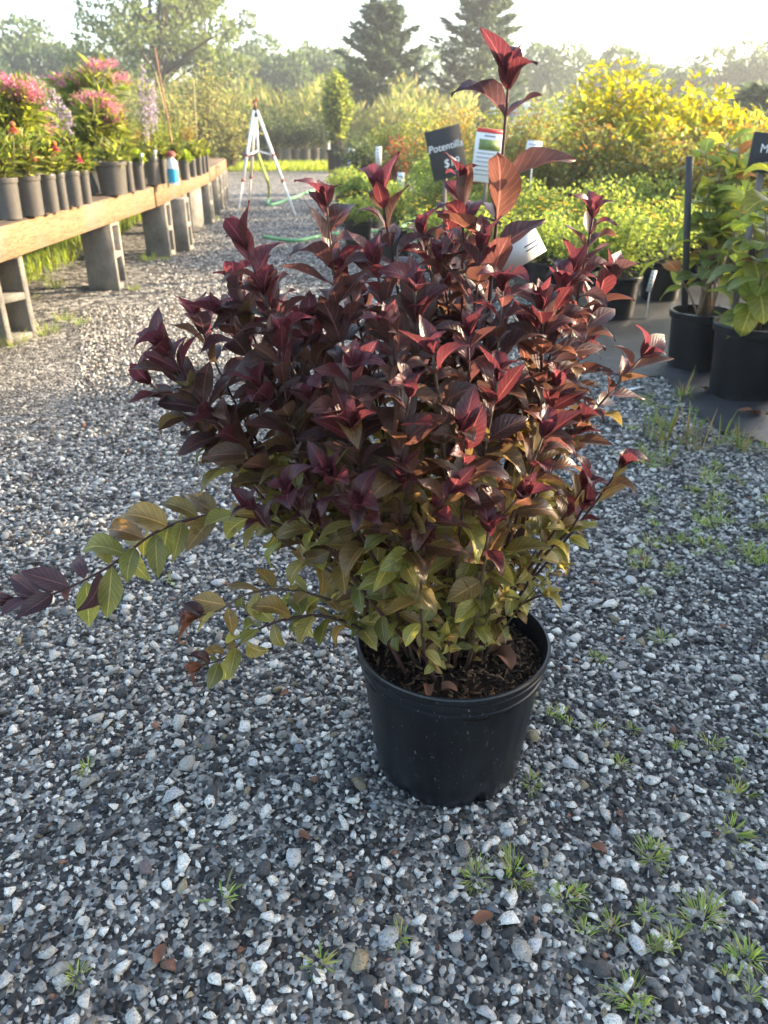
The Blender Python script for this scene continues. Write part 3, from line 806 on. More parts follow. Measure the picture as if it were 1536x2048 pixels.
# ------------------------------------------------------------------ display bench on the left
BZ = 0.555                                     # top of the beams
BN = [(-1.62, 1.7), (-1.665, 6.05), (-1.86, 8.95), (-2.22, 11.9)]
def block_mesh():
    mb = MB()
    # standing on end, cores running along x; shells face -y and +y
    w = 0.097; hz = 0.417; t = 0.034
    mb.box((-w, -w, 0), (w, -w + t, hz), None, None, 0.004); mb.box((-w, w - t, 0), (w, w, hz), None, None, 0.004)
    for z0, z1 in ((0.0, 0.034), (0.19, 0.225), (0.381, 0.416)):
        mb.box((-w + 0.002, -w + t - 0.004, z0 + .0007), (w - 0.002, w - t + 0.004, z1), None, None, 0.003)
    return mb.mesh('concrete_block', M_block)
BLK = block_mesh()
def block(x, y, rz, label, group=None):
    o = link(bpy.data.objects.new('concrete_block', BLK)); o.location = (x, y, 0); o.rotation_euler = (0, 0, rz)
    return tag(o, label, 'concrete block', group)
for k in range(3):
    (x0, y0), (x1, y1) = BN[k], BN[k + 1]
    L = math.hypot(x1 - x0, y1 - y0) - 0.05; rz = -math.atan2(x1 - x0, y1 - y0)
    lab = ['first display bench section, knotty golden beam carrying the pink flowering plants', 'second display bench section, beyond the beam joint above the blue bottle\'s end', 'last display bench section, curving away towards the lawn'][k]
    if k == 1: lab = 'middle display bench section, from the beam joint beside the blue bottle onwards'
    t = thing('display_bench', lab, 'bench', (x0, y0 + .02, 0), rz, 'display bench sections')
    mb = MB(); mb.box((-0.04, 0, 0.417), (0.0, L, BZ), None, None, 0.004); mb.build('front_beam', M_wood, t)
    mb = MB(); mb.box((-1.24, 0, 0.417), (-1.20, L, BZ), None, None, 0.004); mb.build('back_beam', M_wood, t)
    n = int(L / 0.6)
    for q in range(n + 1):
        yy = 0.03 + (L - 0.1) * q / n
        mb = MB(); mb.box((-1.199, yy, 0.47), (-0.041, yy + 0.04, BZ - 0.003), None, None, 0.003); mb.build('cross_bar', M_wood, t)
    mb = MB(); mb.box((-1.23, 0.005, BZ + 0.0005), (-0.012, L - .005, BZ + 0.006)); mb.build('deck', M_deckm, t)
    mb = MB()
    for q in range(int(L / 0.05)): mb.box((-1.22, 0.02 + q * 0.05, BZ + 0.0065), (-0.015, 0.0225 + q * 0.05, BZ + 0.009))
    for q in range(24): mb.box((-1.2 + q * 0.05, 0.02, BZ + 0.0092), (-1.1975 + q * 0.05, L - .02, BZ + 0.0115))
    wo = mb.build('wire_mesh', M_wire, t); wo['kind'] = 'stuff'
blocks = [(-1.85, 3.78, -0.38, 'concrete block with its hollow cores to the path, under the beam\'s near end', None),
 (-2.07, 3.72, -0.32, 'concrete block standing against another block under the beam\'s near end', None),
 (-1.80, 5.17, 0.03, 'lone concrete block showing its broad plain face below the pink flowers', None),
 (-1.83, 6.62, 0.02, 'concrete block below the beam joint, plain face outward', None),
 (-1.74, 6.90, 0.05, 'concrete block tucked behind the one below the beam joint', None),
 (-1.95, 8.25, 1.15, 'concrete block turned so its broad face catches the sun', None),
 (-1.98, 9.05, 0.05, 'concrete block under the bend of the bench', None)]
for b in blocks: block(*b)
for y in (10.0, 10.7, 11.3, 11.8):
    x = -1.97 - (y - 9.1) * 0.125; block(x, y, 0.1, 'concrete block below the far bench section', 'blocks below the far bench section')
for y in (3.9, 5.3, 6.9, 8.6, 10.2, 11.4): block(-2.82 - max(0, y - 6) * .1, y, 0.2, 'shaded concrete block holding up the back beam of the bench', 'blocks under the back beam')

# pots along the front edge: (x0, x1, top, bottom, kind, plant)
YG = [(0.11, 0.13, 0.025), (0.15, 0.15, 0.03), (0.09, 0.12, 0.025), (0.13, 0.13, 0.045)]
LGR = [(0.13, 0.15, 0.025), (0.16, 0.16, 0.03), (0.10, 0.125, 0.025)]
front = [(-14, 42, 365, 440, 'cone'), (33, 87, 360, 433, 'cone'), (83, 119, 357, 426, 'cone'), (112, 138, 354, 421, 'leafy'), (132, 166, 350, 413, 'cone'), (159, 185, 348, 409, 'leafy'),
         (176, 203, 341, 389, 'tilt'), (192, 256, 331, 391, 'milk'), (249, 270, 330, 383, 'leafy'), (268, 292, 330, 381, 'bright'), (291, 322, 321, 370, 'stem'), (320, 335, 324, 368, 'leafy'),
         (350, 360, 326, 364, 'leafy'), (359, 381, 325, 361, 'bright'), (379, 394, 322, 355, 'leafy'), (392, 406, 319, 352, 'leafy'), (404, 413, 316, 348, 'leafy'), (411, 420, 314, 345, 'bright')]
words = ['orange coneflower', 'pink coneflower', 'drooping red coneflower', 'green leafy perennial', 'red coneflower', 'yellow-green perennial']
cone_cols = {0: [(25, 252, (0.42, 0.10, 0.04))], 1: [(50, 300, (0.36, 0.06, 0.03)), (62, 308, (0.36, 0.06, 0.03)), (35, 298, (0.34, 0.07, 0.08))], 2: [(98, 296, (0.45, 0.02, 0.06)), (108, 290, (0.42, 0.03, 0.05))], 4: [(130, 306, (0.42, 0.04, 0.03)), (156, 314, (0.48, 0.03, 0.10))]}
labels_front = {0: 'faded nursery pot of green leaves with one tall orange coneflower', 1: 'wide faded nursery pot with small orange and red coneflowers', 2: 'faded nursery pot with two crimson coneflowers drooping over it',
  3: 'slim faded nursery pot squeezed between two coneflower pots', 4: 'faded nursery pot with a red and a magenta coneflower', 5: 'slim faded nursery pot beside the magenta coneflower pot', 6: 'small nursery pot tipped to one side beside the big pot',
  7: 'biggest nursery pot on the bench edge holding tall pink milkweed', 8: 'slim nursery pot right beside the biggest pot', 9: 'small nursery pot of bright lime leaves next to the slim pot', 10: 'grey nursery pot holding thin brown stems and a pale tag, next to the bottle',
  11: 'narrow nursery pot touching the blue labelled bottle'}
for i, (x0, x1, yt, yb, kind) in enumerate(front):
    px = (x0 + x1) / 2; p = G(px, yb, BZ + 0.012); m = mpp(p)
    d = (x1 - x0) * m * 1.0; h = (yb - yt) * m * 1.02
    p.y += d * 0.42; p.x -= d * .05
    lab = labels_front.get(i, 'small faded nursery pot in the row past the blue labelled bottle'); grp = None if i in labels_front else 'small pots past the bottle'
    t = thing('potted_perennial', lab, 'potted plant', p, 0, grp)
    add_pot(t, d, h, 'grey', -0.28 if kind == 'tilt' else 0.0)
    z0 = h * .86
    if kind in ('cone', 'leafy', 'bright', 'stem', 'tilt'):
        hh = {'cone': 0.20, 'leafy': 0.13, 'bright': 0.09, 'stem': 0.12, 'tilt': 0.10}[kind]
        pal = YG if kind != 'bright' else [(0.20, 0.24, 0.03), (0.15, 0.20, 0.03)]
        stems_and_leaves(t, dome_tips(26, d * .75, d * .75, z0, z0 + hh, 0.25), (0, 0), z0, 420 if kind != 'stem' else 150, 0.055 if kind != 'bright' else 0.03, 0.014, pal, 0.0018, 0.15, d * .15, 0.9, (0.12, 0.10, 0.03))
    if kind == 'milk': stems_and_leaves(t, dome_tips(12, d * .5, d * .5, z0, z0 + 0.12, 0.3), (0, 0), z0, 200, 0.06, 0.016, YG, 0.002, 0.2, 0.04)
    for (cx, cy_, cc) in cone_cols.get(i, []):
        q = A(cx, cy_, p.y) - p
        mb = MB(); mb.tube([(q.x * .4, q.y, z0), (q.x * .8, q.y, z0 + (q.z - z0) * .5), (q.x, q.y, q.z)], 0.0025, 5, (0.12, 0.11, 0.04)); mb.build('flower_stem', M_stem, t)
        mb = MB(); n = 14; aa = np.arange(n) * 6.283 / n
        diamonds(mb, np.tile([[q.x, q.y, q.z]], (n, 1)), np.stack([np.cos(aa), np.sin(aa), np.full(n, -1.1)], 1), np.stack([np.cos(aa), np.sin(aa), np.full(n, 1.0)], 1), 0.040, 0.014, np.tile([[cc]], (n, 1, 1)).reshape(n, 3))
        fl = mb.build('petals', M_flower, t)
        mb = MB(); mb.tube([(q.x, q.y, q.z - .004), (q.x, q.y, q.z + .006), (q.x, q.y, q.z + .014), (q.x, q.y, q.z + .019)], [0.010, 0.013, 0.010, 0.003], 8, (0.30, 0.09, 0.02)); mb.build('flower_cone', M_stem, fl)
    if i in (6, 9, 10): 
        mb = MB(); mb.box((-0.012, -0.001, z0), (0.012, 0.001, z0 + 0.08), Matrix.Translation((0, -d * .35, 0)) @ Matrix.Rotation(0.2, 4, 'Y')); mb.build('name_tag', M_paper, t)
# tall flowering plants in rows behind the edge
def tall_flower(name, label, px, pyb, Y, heads, pal_f, leafpal, nl=260, L=0.085, W=0.021, rad=0.058, group=None, nfl=230, fsize=0.013, fan=None):
    p = A(px, pyb, Y); p.z = BZ + 0.012
    t = thing(name, label, 'flowering plant', p, 0, group); add_pot(t, 0.20, 0.18, 'grey'); z0 = 0.155
    tips = []
    for (hx, hy) in heads:
        q = A(hx, hy, Y + rng.normal() * 0.06) - p; tips.append((q.x, q.y, q.z))
    extra = [(x * 0.8 + rng.normal() * .08, y + rng.normal() * .09, z0 + (z - z0) * (0.2 + .7 * rng.random())) for (x, y, z) in tips for _ in range(4)]
    stems_and_leaves(t, tips + extra, (0, 0), z0, nl * len(tips), L, W, leafpal, 0.0035, 0.1, 0.03, 0.7, (0.16, 0.13, 0.05), bow=0.6)
    flowers(t, tips, rad, nfl, pal_f, size=fsize)
    return t
PK = [(0.46, 0.15, 0.21), (0.40, 0.12, 0.17), (0.54, 0.24, 0.30), (0.36, 0.13, 0.15)]
tall_flower('pink_milkweed', 'tall milkweed with pink flower heads behind the orange coneflower', 35, 400, 4.6, [(-18, 155), (8, 165), (22, 172), (42, 166), (58, 178), (48, 192), (35, 222), (60, 195)], PK, LGR, nl=280)
tall_flower('pink_milkweed', 'milkweed with dusty pink heads half hidden among yellow-green leaves', 70, 400, 4.95, [(38, 232), (78, 226), (60, 245), (90, 262), (30, 205), (15, 235)], PK, LGR, nl=280)
tall_flower('pink_milkweed', 'milkweed with the broadest pair of pink flower heads, above the big pot', 190, 395, 5.75, [(170, 205), (188, 215), (210, 212), (222, 222), (200, 196), (178, 196), (228, 240)], PK, LGR, nl=280, rad=0.065)
tall_flower('pink_milkweed', 'tallest milkweed, its small pink heads topping the lime leaves', 205, 395, 6.15, [(190, 132), (216, 130), (240, 158), (118, 158), (152, 165), (170, 148), (135, 172)], PK, YG, nl=320, L=0.11, W=0.024)
LAV = [(0.36, 0.29, 0.37), (0.30, 0.24, 0.31), (0.42, 0.35, 0.40)]
def spike_plant(label, px, Y, spikes, group=None):
    p = A(px, 380, Y); p.z = BZ + 0.012
    t = thing('lavender_spikes', label, 'flowering plant', p, 0, group); add_pot(t, 0.18, 0.16, 'grey')
    tips = [tuple(A(x, y, Y + rng.normal() * .05) - p) for x, y in spikes]
    stems_and_leaves(t, tips, (0, 0), 0.14, 30 * len(tips), 0.05, 0.012, YG, 0.003, 0.1, 0.03, 1.0, (0.14, 0.13, 0.06))
    for tp in tips:
        mb = MB(); n = 110; tt = rng.random(n); a = np.array(tp); b = np.array((tp[0] * .75, tp[1] * .75, tp[2] - 0.30))
        P = a * (1 - tt)[:, None] + b * tt[:, None] + rng.normal(size=(n, 3)) * (0.005 + 0.012 * tt)[:, None]
        diamonds(mb, P, rng.normal(size=(n, 3)) + [0, 0, 1], rng.normal(size=(n, 3)), 0.022, 0.012, pick(LAV, n)); mb.build('flower_spike', M_flower, t)['kind'] = 'stuff'
spike_plant('slender plant of pale lavender flower spikes beside the brown bamboo canes', 295, 7.0, [(285, 130), (278, 170), (296, 160), (310, 185), (290, 195), (305, 160)])
spike_plant('lavender spikes glimpsed between the pink milkweeds', 105, 5.3, [(108, 185), (120, 195), (98, 205), (130, 215), (140, 228)])
# second row of low plants filling the deck
lowl = 'low yellow-green perennial in the rows behind the bench edge'
for k in range(40):
    y = 3.3 + 8.3 * rng.random(); xb = -1.66 - max(0, y - 6) * 0.10; x = xb - 0.28 - 0.8 * rng.random()
    t = thing('potted_perennial', lowl, 'potted plant', (x, y, BZ + 0.012), 0, 'low plants in the rows behind the bench edge')
    add_pot(t, 0.15, 0.14, 'grey')
    pal = [YG, LGR, [(0.16, 0.09, 0.03), (0.14, 0.12, 0.03)]][k % 3]
    hh = 0.18 + 0.20 * rng.random()
    stems_and_leaves(t, dome_tips(18, 0.11, 0.11, 0.12, 0.12 + hh, 0.3), (0, 0), 0.12, 260, 0.05, 0.014, pal, 0.0018, 0.15, 0.03, 0.9)
for (x0, y0, x1, y1, Y, lab) in [(309, 95, 328, 330, 6.4, 'upright reddish bamboo cane among the bench pots'), (311, 145, 352, 282, 6.9, 'slanting tan bamboo cane leaning beside the lavender spikes'), (387, 160, 388, 260, 9.5, 'thin tan cane standing towards the end of the bench')]:
    mb = MB(); a, b = A(x0, y0, Y), A(x1, y1, Y); b.z = BZ + .013
    if abs(x0 - 309) < 1: b.x = a.x + 0.06
    mb.tube([a, a.lerp(b, .5) + Vector((.006, 0, 0)), b], 0.006, 6, (0.22, 0.11, 0.06) if x0 == 309 else (0.34, 0.25, 0.12))
    tag(mb.build('bamboo_cane', M_stem), lab, 'cane')
# bottle
p = G(346, 369, BZ + 0.012); p.y += .03
t = thing('spray_bottle', 'white bottle with bright blue label and red cap on the bench edge', 'bottle', p); m = mpp(p); r = 10.5 * m
part('bottle_body', lathe_mesh('bottle_body', [(0, 0.001), (r, 0.002), (r, 0.13), (r * .85, 0.155), (r * .45, 0.175), (r * .45, 0.185)], M_white, 24), t)
part('blue_label', lathe_mesh('blue_label', [(r * 1.02, 0.012), (r * 1.02, 0.105)], M_blue, 24), t)
part('red_cap', lathe_mesh('red_cap', [(r * .5, 0.18), (r * .9, 0.187), (r * .9, 0.205), (r * .6, 0.218), (0, 0.222)], M_rust, 24), t)

# ------------------------------------------------------------------ tripod sprinkler and hose
fl, fr, fb = G(475, 432), G(592, 433), G(498, 413)
apex = (fl + fr + fb) / 3; apex = A(511, 222, apex.y)
t = thing('tripod_sprinkler', 'white metal tripod sprinkler standing on the gravel path', 'sprinkler', (apex.x, apex.y, 0)); b0 = Vector((apex.x, apex.y, 0))
hub = MB(); hub.tube([apex - b0 + Vector((0, 0, -.06)), apex - b0 + Vector((0, 0, .03))], 0.028, 10, (0.1, 0.1, 0.1)); hub.build('hub', M_black, t)
mb = MB(); mb.tube([apex - b0 + Vector((0, 0, .03)), apex - b0 + Vector((0, 0, .10))], [0.016, 0.012], 8); mb.tube([apex - b0 + Vector((-.03, 0, .09)), apex - b0 + Vector((.04, 0, .12))], 0.011, 8); mb.build('sprinkler_head', M_rust, t)
mid = Vector((0, 0, apex.z * 0.62))
for f_ in (fl, fr, fb):
    a = apex - b0; b = f_ - b0; dirv = (b - a)
    a = a + Vector((dirv.x, dirv.y, 0)).normalized() * 0.03
    mb = MB(); mb.tube([a, a.lerp(b, .66)], 0.017, 8); leg = mb.build('leg', M_white, t)
    mb = MB(); mb.tube([a.lerp(b, .6), b], 0.012, 8); mb.build('lower_leg', M_white, leg)
    for s_ in (0.42, 0.66):
        mb = MB(); mb.tube([a.lerp(b, s_ - .012), a.lerp(b, s_ + .012)], 0.022, 8); mb.build('clamp', M_rust, leg)
    mb = MB(); mb.tube([mid, a.lerp(b, .42)], 0.009, 6); mb.build('brace', M_white, t)
mb = MB(); mb.tube([apex - b0 + Vector((0, 0, -.05)), mid + Vector((0, 0, -.04))], 0.014, 8); mb.build('riser_pipe', M_white, t)
hp = [b0 + mid + Vector((0, 0, -.04)), b0 + mid * .8 + Vector((.03, -.02, 0)), b0 + mid * .45 + Vector((.10, 0, 0)), G(538, 404) + Vector((0, 0, .06)), G(540, 412) + Vector((0, 0, .014)), G(585, 398) + Vector((0, 0, .014)), G(640, 381) + Vector((0, 0, .014)), Vector((-0.2, 13.6, .014)), Vector((.45, 11.5, .014)), Vector((.2, 8.6, .014)), G(650, 474) + Vector((0, 0, .014)), G(600, 484) + Vector((0, 0, .014)), G(560, 482) + Vector((0, 0, .014)), G(528, 476) + Vector((0, 0, .014))]
pts = catmull(hp, 8); mb = MB()
mb.tube(pts[:26], 0.017, 8, (0.36, 0.40, 0.05)); 
tag_h = mb; mb.tube(pts[25:], 0.017, 8, (0.13, 0.36, 0.15))
tag(mb.build('garden_hose', M_hose, None, True), 'green and yellow garden hose running from the tripod sprinkler over the gravel', 'hose')

# ------------------------------------------------------------------ right hand nursery stock
# two broad leaved plants in black pots
BL = []
for i in range(6): BL.append(leaf_mesh('leaf', None, wid=0.62 + .15 * rnd.random(), curl=0.5 + .9 * rnd.random(), fold=0.1 + .3 * rnd.random(), twist=(rnd.random() - .5) * .6, wave=.03, pw=(0.6, 0.75)))
BLM = [mesh_np('leaf', v, f, M_bigleaf, None, uv, True) for v, f, uv in BL]
def broad_plant(label, p, d, h, tips, ll, start=0.35, inter=0.07, group=None, pal=((0.14, 0.17, 0.03), (0.10, 0.13, 0.03), (0.17, 0.17, 0.03), (0.09, 0.12, 0.035)), low=True):
    t = thing('broad_leaved_shrub', label, 'shrub', p, 0, group); add_pot(t, d, h); z0 = h * .86
    for tp in tips:
        tp = Vector(tp) - Vector(p); s0 = Vector((rng.normal() * .02, rng.normal() * .02, z0))
        c1 = s0 + Vector((tp.x * .3, tp.y * .3, (tp.z - z0) * .55))
        pts = [s0 * (1 - q) ** 2 + c1 * 2 * q * (1 - q) + tp * q * q for q in [k / 8 for k in range(9)]]
        mb = MB(); mb.tube(pts, [0.0055 * (1 - .6 * k / 8) for k in range(9)], 6, (0.16, 0.10, 0.06)); st = mb.build('stem', M_stem, t)
        tot = sum((pts[k + 1] - pts[k]).length for k in range(8)); s = start; ph = rng.random() * 3
        while s <= 1.0:
            k = min(7, int(s * 8)); q = pts[k].lerp(pts[k + 1], s * 8 - k); T = (pts[k + 1] - pts[k]).normalized()
            a1 = T.cross(Vector((.3, 1, .1))).normalized(); a2 = T.cross(a1)
            for side in (0, 1):
                n_ = a1 * math.cos(ph + side * 3.14) + a2 * math.sin(ph + side * 3.14)
                dd = n_ + T * (0.35 + .5 * (s > .9)); R = leaf_frame(dd, Vector((0, 0, 1)) + T * .3 + Vector(tuple(rng.normal(size=3) * .2)))
                o = bpy.data.objects.new('leaf', BLM[int(rng.integers(0, 6))]); link(o, st)
                L = ll * (.7 + .6 * rng.random())
                o.matrix_local = Matrix.Translation(q + n_ * .004) @ R.to_4x4() @ Matrix.Scale(L, 4)
                c = np.array(pal[int(rng.integers(0, len(pal)))]) * (.8 + .4 * rng.random())
                if rng.random() < .06: c = np.array((0.16, 0.08, 0.04))
                o.color = (*[float(v) for v in c], 1)
            ph += 1.57 + rng.normal() * .2; s += inter * (.8 + .5 * rng.random()) / tot
    return t
pa = G(1404, 752); pa.y += .11; pa.z = .016; ma = mpp(pa)
broad_plant('lime green broad leaved shrub in a black pot beside the upright black stake', pa, 0.27, 0.235, [A(1395, 470, 3.4), A(1440, 330, 3.5), A(1480, 300, 3.55), A(1500, 360, 3.3), A(1440, 610, 3.3), A(1425, 420, 3.45), A(1470, 440, 3.6), A(1320, 500, 3.5), A(1400, 380, 3.6), A(1410, 300, 3.5), A(1460, 280, 3.6), A(1500, 300, 3.7), A(1440, 520, 3.2)], 0.11, start=.45)
pb = G(1512, 815); pb.y += .13; pb.z = .016
broad_plant('broad leaved shrub in a black pot beside the leaning grey stake', pb, 0.31, 0.27, [A(1500, 600, 2.75), A(1530, 420, 2.85), A(1560, 360, 2.9), A(1525, 540, 2.7), A(1590, 500, 2.9), A(1480, 480, 3.0), A(1470, 560, 2.8), A(1500, 420, 3.0)], 0.125, start=.42)
for (x0, y0, x1, yb_, Y, r_, lab, mt) in [(1379, 312, 1366, 700, 3.38, .013, 'flat black stake standing upright in the lime shrub\'s pot', M_black), (1560, 400, 1484, 705, 2.85, .012, 'leaning weathered grey stake in the rightmost black pot', M_stake)]:
    a, b = A(x0, y0, Y), A(x1, yb_, Y); mb = MB(); dz = (a - b)
    Mx = Matrix.Translation(b) @ Vector((0, 0, 1)).rotation_difference(dz.normalized()).to_matrix().to_4x4()
    mb.box((-r_, -r_ * .5, 0), (r_, r_ * .5, dz.length), Mx, None, 0.002); tag(mb.build('plant_stake', mt), lab, 'stake')
# potentilla row in black pots
PT = [(0.15, 0.19, 0.045), (0.19, 0.23, 0.055), (0.22, 0.25, 0.05), (0.11, 0.15, 0.04)]
PTF = [(0.75, 0.50, 0.04), (0.80, 0.60, 0.08)]
pots_pt = [(1235, 648, .56, .30), (1100, 612, .56, .32), (985, 580, .52, .30), (880, 548, .5, .30), (790, 520, .48, .30), (715, 497, .45, .28), (1330, 610, .56, .32), (1190, 575, .58, .33), (1060, 548, .55, .32), (950, 520, .55, .32), (1420, 575, .58, .33), (1290, 545, .6, .34), (860, 495, .5, .3), (700, 455, .5, .3), (690, 430, .5, .28), (1500, 560, .6, .34)]
for (px, py, h, r) in pots_pt:
    p = G(px, py); p.y += .12; p.z = 0.016 if p.y < 5.5 and p.x > .8 else 0.0
    t = bush('potentilla', 'yellow-green potentilla mound in a black pot, in the row behind the burgundy shrub', 'shrub', p, r, r, h * (.85 + .4 * rng.random()), 2200, 0.028, 0.014, PT, 'row of potted potentillas', 0.27, 0.22, ntips=60, start=0.3, spread=0.05, flat=0.25, stem_r=0.002)
    mb = MB(); n = 26; a = rng.random(n) * 6.28; q = np.sqrt(rng.random(n)) * r * .95
    P = np.stack([q * np.cos(a), q * np.sin(a), 0.2 + (h - .2) * (0.45 + .6 * np.sqrt(1 - .85 * (q / r) ** 2)) * (.85 + .15 * rng.random(n))], 1)
    for s_ in range(5):
        aa = s_ * 1.2566; diamonds(mb, P, np.tile([[math.cos(aa), math.sin(aa), .25]], (n, 1)), np.tile([[0, 0, 1.]], (n, 1)), 0.016, 0.014, pick(PTF, n))
    fo = mb.build('blossoms', M_flower, t); fo['kind'] = 'stuff'
# rusty shrubs and yellow bushes behind them
RS = [(0.13, 0.14, 0.04), (0.16, 0.12, 0.035), (0.17, 0.09, 0.03), (0.15, 0.16, 0.04), (0.09, 0.11, 0.035), (0.12, 0.14, 0.04)]
rs = [(930, 6.9, .75), (1010, 7.2, 1.0), (1090, 6.8, .85), (1170, 6.7, 1.05), (1240, 6.4, .80), (1320, 6.4, 1.0), (1400, 6.2, .85), (1490, 6.0, 1.1), (1060, 8.2, 1.2), (1160, 8.0, 1.1), (1570, 6.2, 1.0), (1640, 5.6, 1.0)]
for (px, Y, h) in rs:
    p = A(px, 400, Y); p.z = 0
    bush('rusty_shrub', 'dense olive shrub with rusty tinted leaves behind the potentilla row', 'shrub', p, .40, .40, h, 1900, 0.044, 0.024, RS, 'rusty olive shrubs behind the potentillas', 0.3, 0.26, ntips=44, spread=.07, flat=.2)
YB = [(0.22, 0.21, 0.025), (0.28, 0.24, 0.02), (0.17, 0.19, 0.03), (0.30, 0.20, 0.02), (0.12, 0.15, 0.03)]
for (px, pt, Y, r, lab) in [(1205, 112, 7.6, .52, 'tall lime yellow bush with loose topmost shoots, nearest the spruces'), (1330, 140, 7.4, .62, 'tallest golden yellow bush in the middle of the yellow bushes'), (1440, 200, 7.1, .55, 'golden bush tinged orange beside the dark conifers'), (1290, 225, 6.9, .5, 'low golden bush in front of the other yellow bushes')]:
    p = A(px, 400, Y); p.z = 0; h = A(px, pt, Y).z
    bush('yellow_bush', lab, 'bush', p, r, r, h, 3000, 0.062, 0.036, YB, 'yellow bushes', 0.36, 0.3, ntips=55, start=.4, spread=.07, flat=.25, wts=[.3, .25, .2, .1, .15])
# taller stock added further right, out of the picture, to shade the foreground
SH = [(0.08, 0.10, 0.03), (0.11, 0.13, 0.03), (0.06, 0.08, 0.025)]
for (x, y, h, r) in [(2.3, 2.4, 1.4, .45), (2.9, 3.3, 1.6, .5), (3.4, 2.3, 1.7, .5), (3.6, 4.1, 1.8, .5), (2.6, 1.3, 1.5, .45), (3.4, 1.0, 1.7, .5), (4.4, 3.2, 2.0, .6), (4.6, 1.8, 2.0, .6), (5.6, 2.8, 2.3, .7), (6.4, 3.8, 2.5, .8), (2.9, 1.9, 1.55, .5), (3.9, 2.8, 1.95, .55), (4.0, 1.3, 1.9, .55), (2.0, 1.7, 1.1, .4), (4.9, 4.3, 2.2, .65), (3.3, 3.5, 1.7, .5), (2.1, 0.9, 1.2, .4), (5.3, 1.2, 2.2, .65), (7.2, 2.6, 2.7, .8), (5.4, 5.05, 2.5, .55), (4.2, 4.55, 1.9, .5)]:
    bush('nursery_shrub', 'unseen tall dark green shrub added right of the lime shrub to shade the foreground', 'shrub', (x, y, 0.0), r, r, h, 3200, 0.075, 0.045, SH, 'added shade shrubs right of the lime shrub', 0.34, 0.28, ntips=55, start=.15, spread=.09, flat=.2)

# ------------------------------------------------------------------ signs and tags
def text_mesh(s, size, mat, shear=0.15):
    cu = bpy.data.curves.new('txt', 'FONT'); cu.body = s; cu.size = size; cu.extrude = 0.0008; cu.shear = shear; cu.align_x = 'CENTER'; cu.offset = 0.0
    o = bpy.data.objects.new('txt', cu); COL.objects.link(o)
    bpy.context.view_layer.update()
    me = bpy.data.meshes.new_from_object(o.evaluated_get(bpy.context.evaluated_depsgraph_get())); me.materials.clear(); me.materials.append(mat)
    bpy.data.objects.remove(o); return me
def sign(name, label, px, py, Y, wpx, hpx, roll, mat, yaw=0.0, lean=-0.12):
    p = A(px, py, Y); m = mpp(p); w_, h_ = wpx * m, hpx * m
    t = thing(name, label, 'sign', (p.x, p.y, 0.0), yaw)
    mb = MB(); Mx = Matrix.Translation((0, 0, p.z)) @ Matrix.Rotation(roll, 4, 'Y') @ Matrix.Rotation(lean, 4, 'X')
    mb.box((-w_ / 2, -0.004, -h_ / 2), (w_ / 2, 0.004, h_ / 2), Mx, None, 0.001); mb.build('board', mat, t)
    mb = MB(); mb.box((-0.012, 0.006, 0), (0.012, 0.018, p.z)); mb.build('sign_stake', M_stake, t)
    return t, Mx, w_, h_
t, Mx, w_, h_ = sign('chalk_sign', 'black slate sign with Potentilla chalked on it, tilted among the plants', 893, 306, 5.6, 72, 92, math.radians(-13), M_slate, 0.15)
for (s, sz, dx, dz) in (('Potentilla', 0.062, 0.0, 0.02), ('$19', 0.07, 0.02, -0.085)):
    o = part('chalk_lettering', text_mesh(s, sz, M_chalk), t); o.matrix_local = Mx @ Matrix.Translation((dx, -0.0056, dz)) @ Matrix.Rotation(math.pi / 2, 4, 'X')
t, Mx, w_, h_ = sign('plant_sign', 'white printed plant sign with a red header behind the slate sign', 975, 312, 6.0, 56, 98, math.radians(6), M_white)
def strip(t, Mx, x0, x1, z0, z1, mat, name, d=0.0048):
    mb = MB(); mb.box((x0, -d, z0), (x1, -0.0041, z1), Mx); mb.build(name, mat, t)
strip(t, Mx, -w_ * .498, w_ * .498, h_ * .42, h_ * .498, M_red, 'red_header'); strip(t, Mx, -w_ * .36, w_ * .42, h_ * .10, h_ * .30, M_photo, 'printed_picture')
strip(t, Mx, -w_ * .2, w_ * .2, h_ * .35, h_ * .38, M_print, 'text_line')
for k in range(6): strip(t, Mx, -w_ * .40, w_ * (.25 + .15 * rng.random()), h_ * (.03 - .08 * k), h_ * (.05 - .08 * k), M_print, 'text_line')
t, Mx, w_, h_ = sign('slate_sign', 'dark slate sign with white letters above the lime green shrub', 1533, 306, 3.2, 66, 72, math.radians(4), M_slate)
o = part('chalk_lettering', text_mesh('MI', 0.042, M_chalk, 0), t); o.matrix_local = Mx @ Matrix.Translation((-0.008, -0.0056, 0.0)) @ Matrix.Rotation(math.pi / 2, 4, 'X')
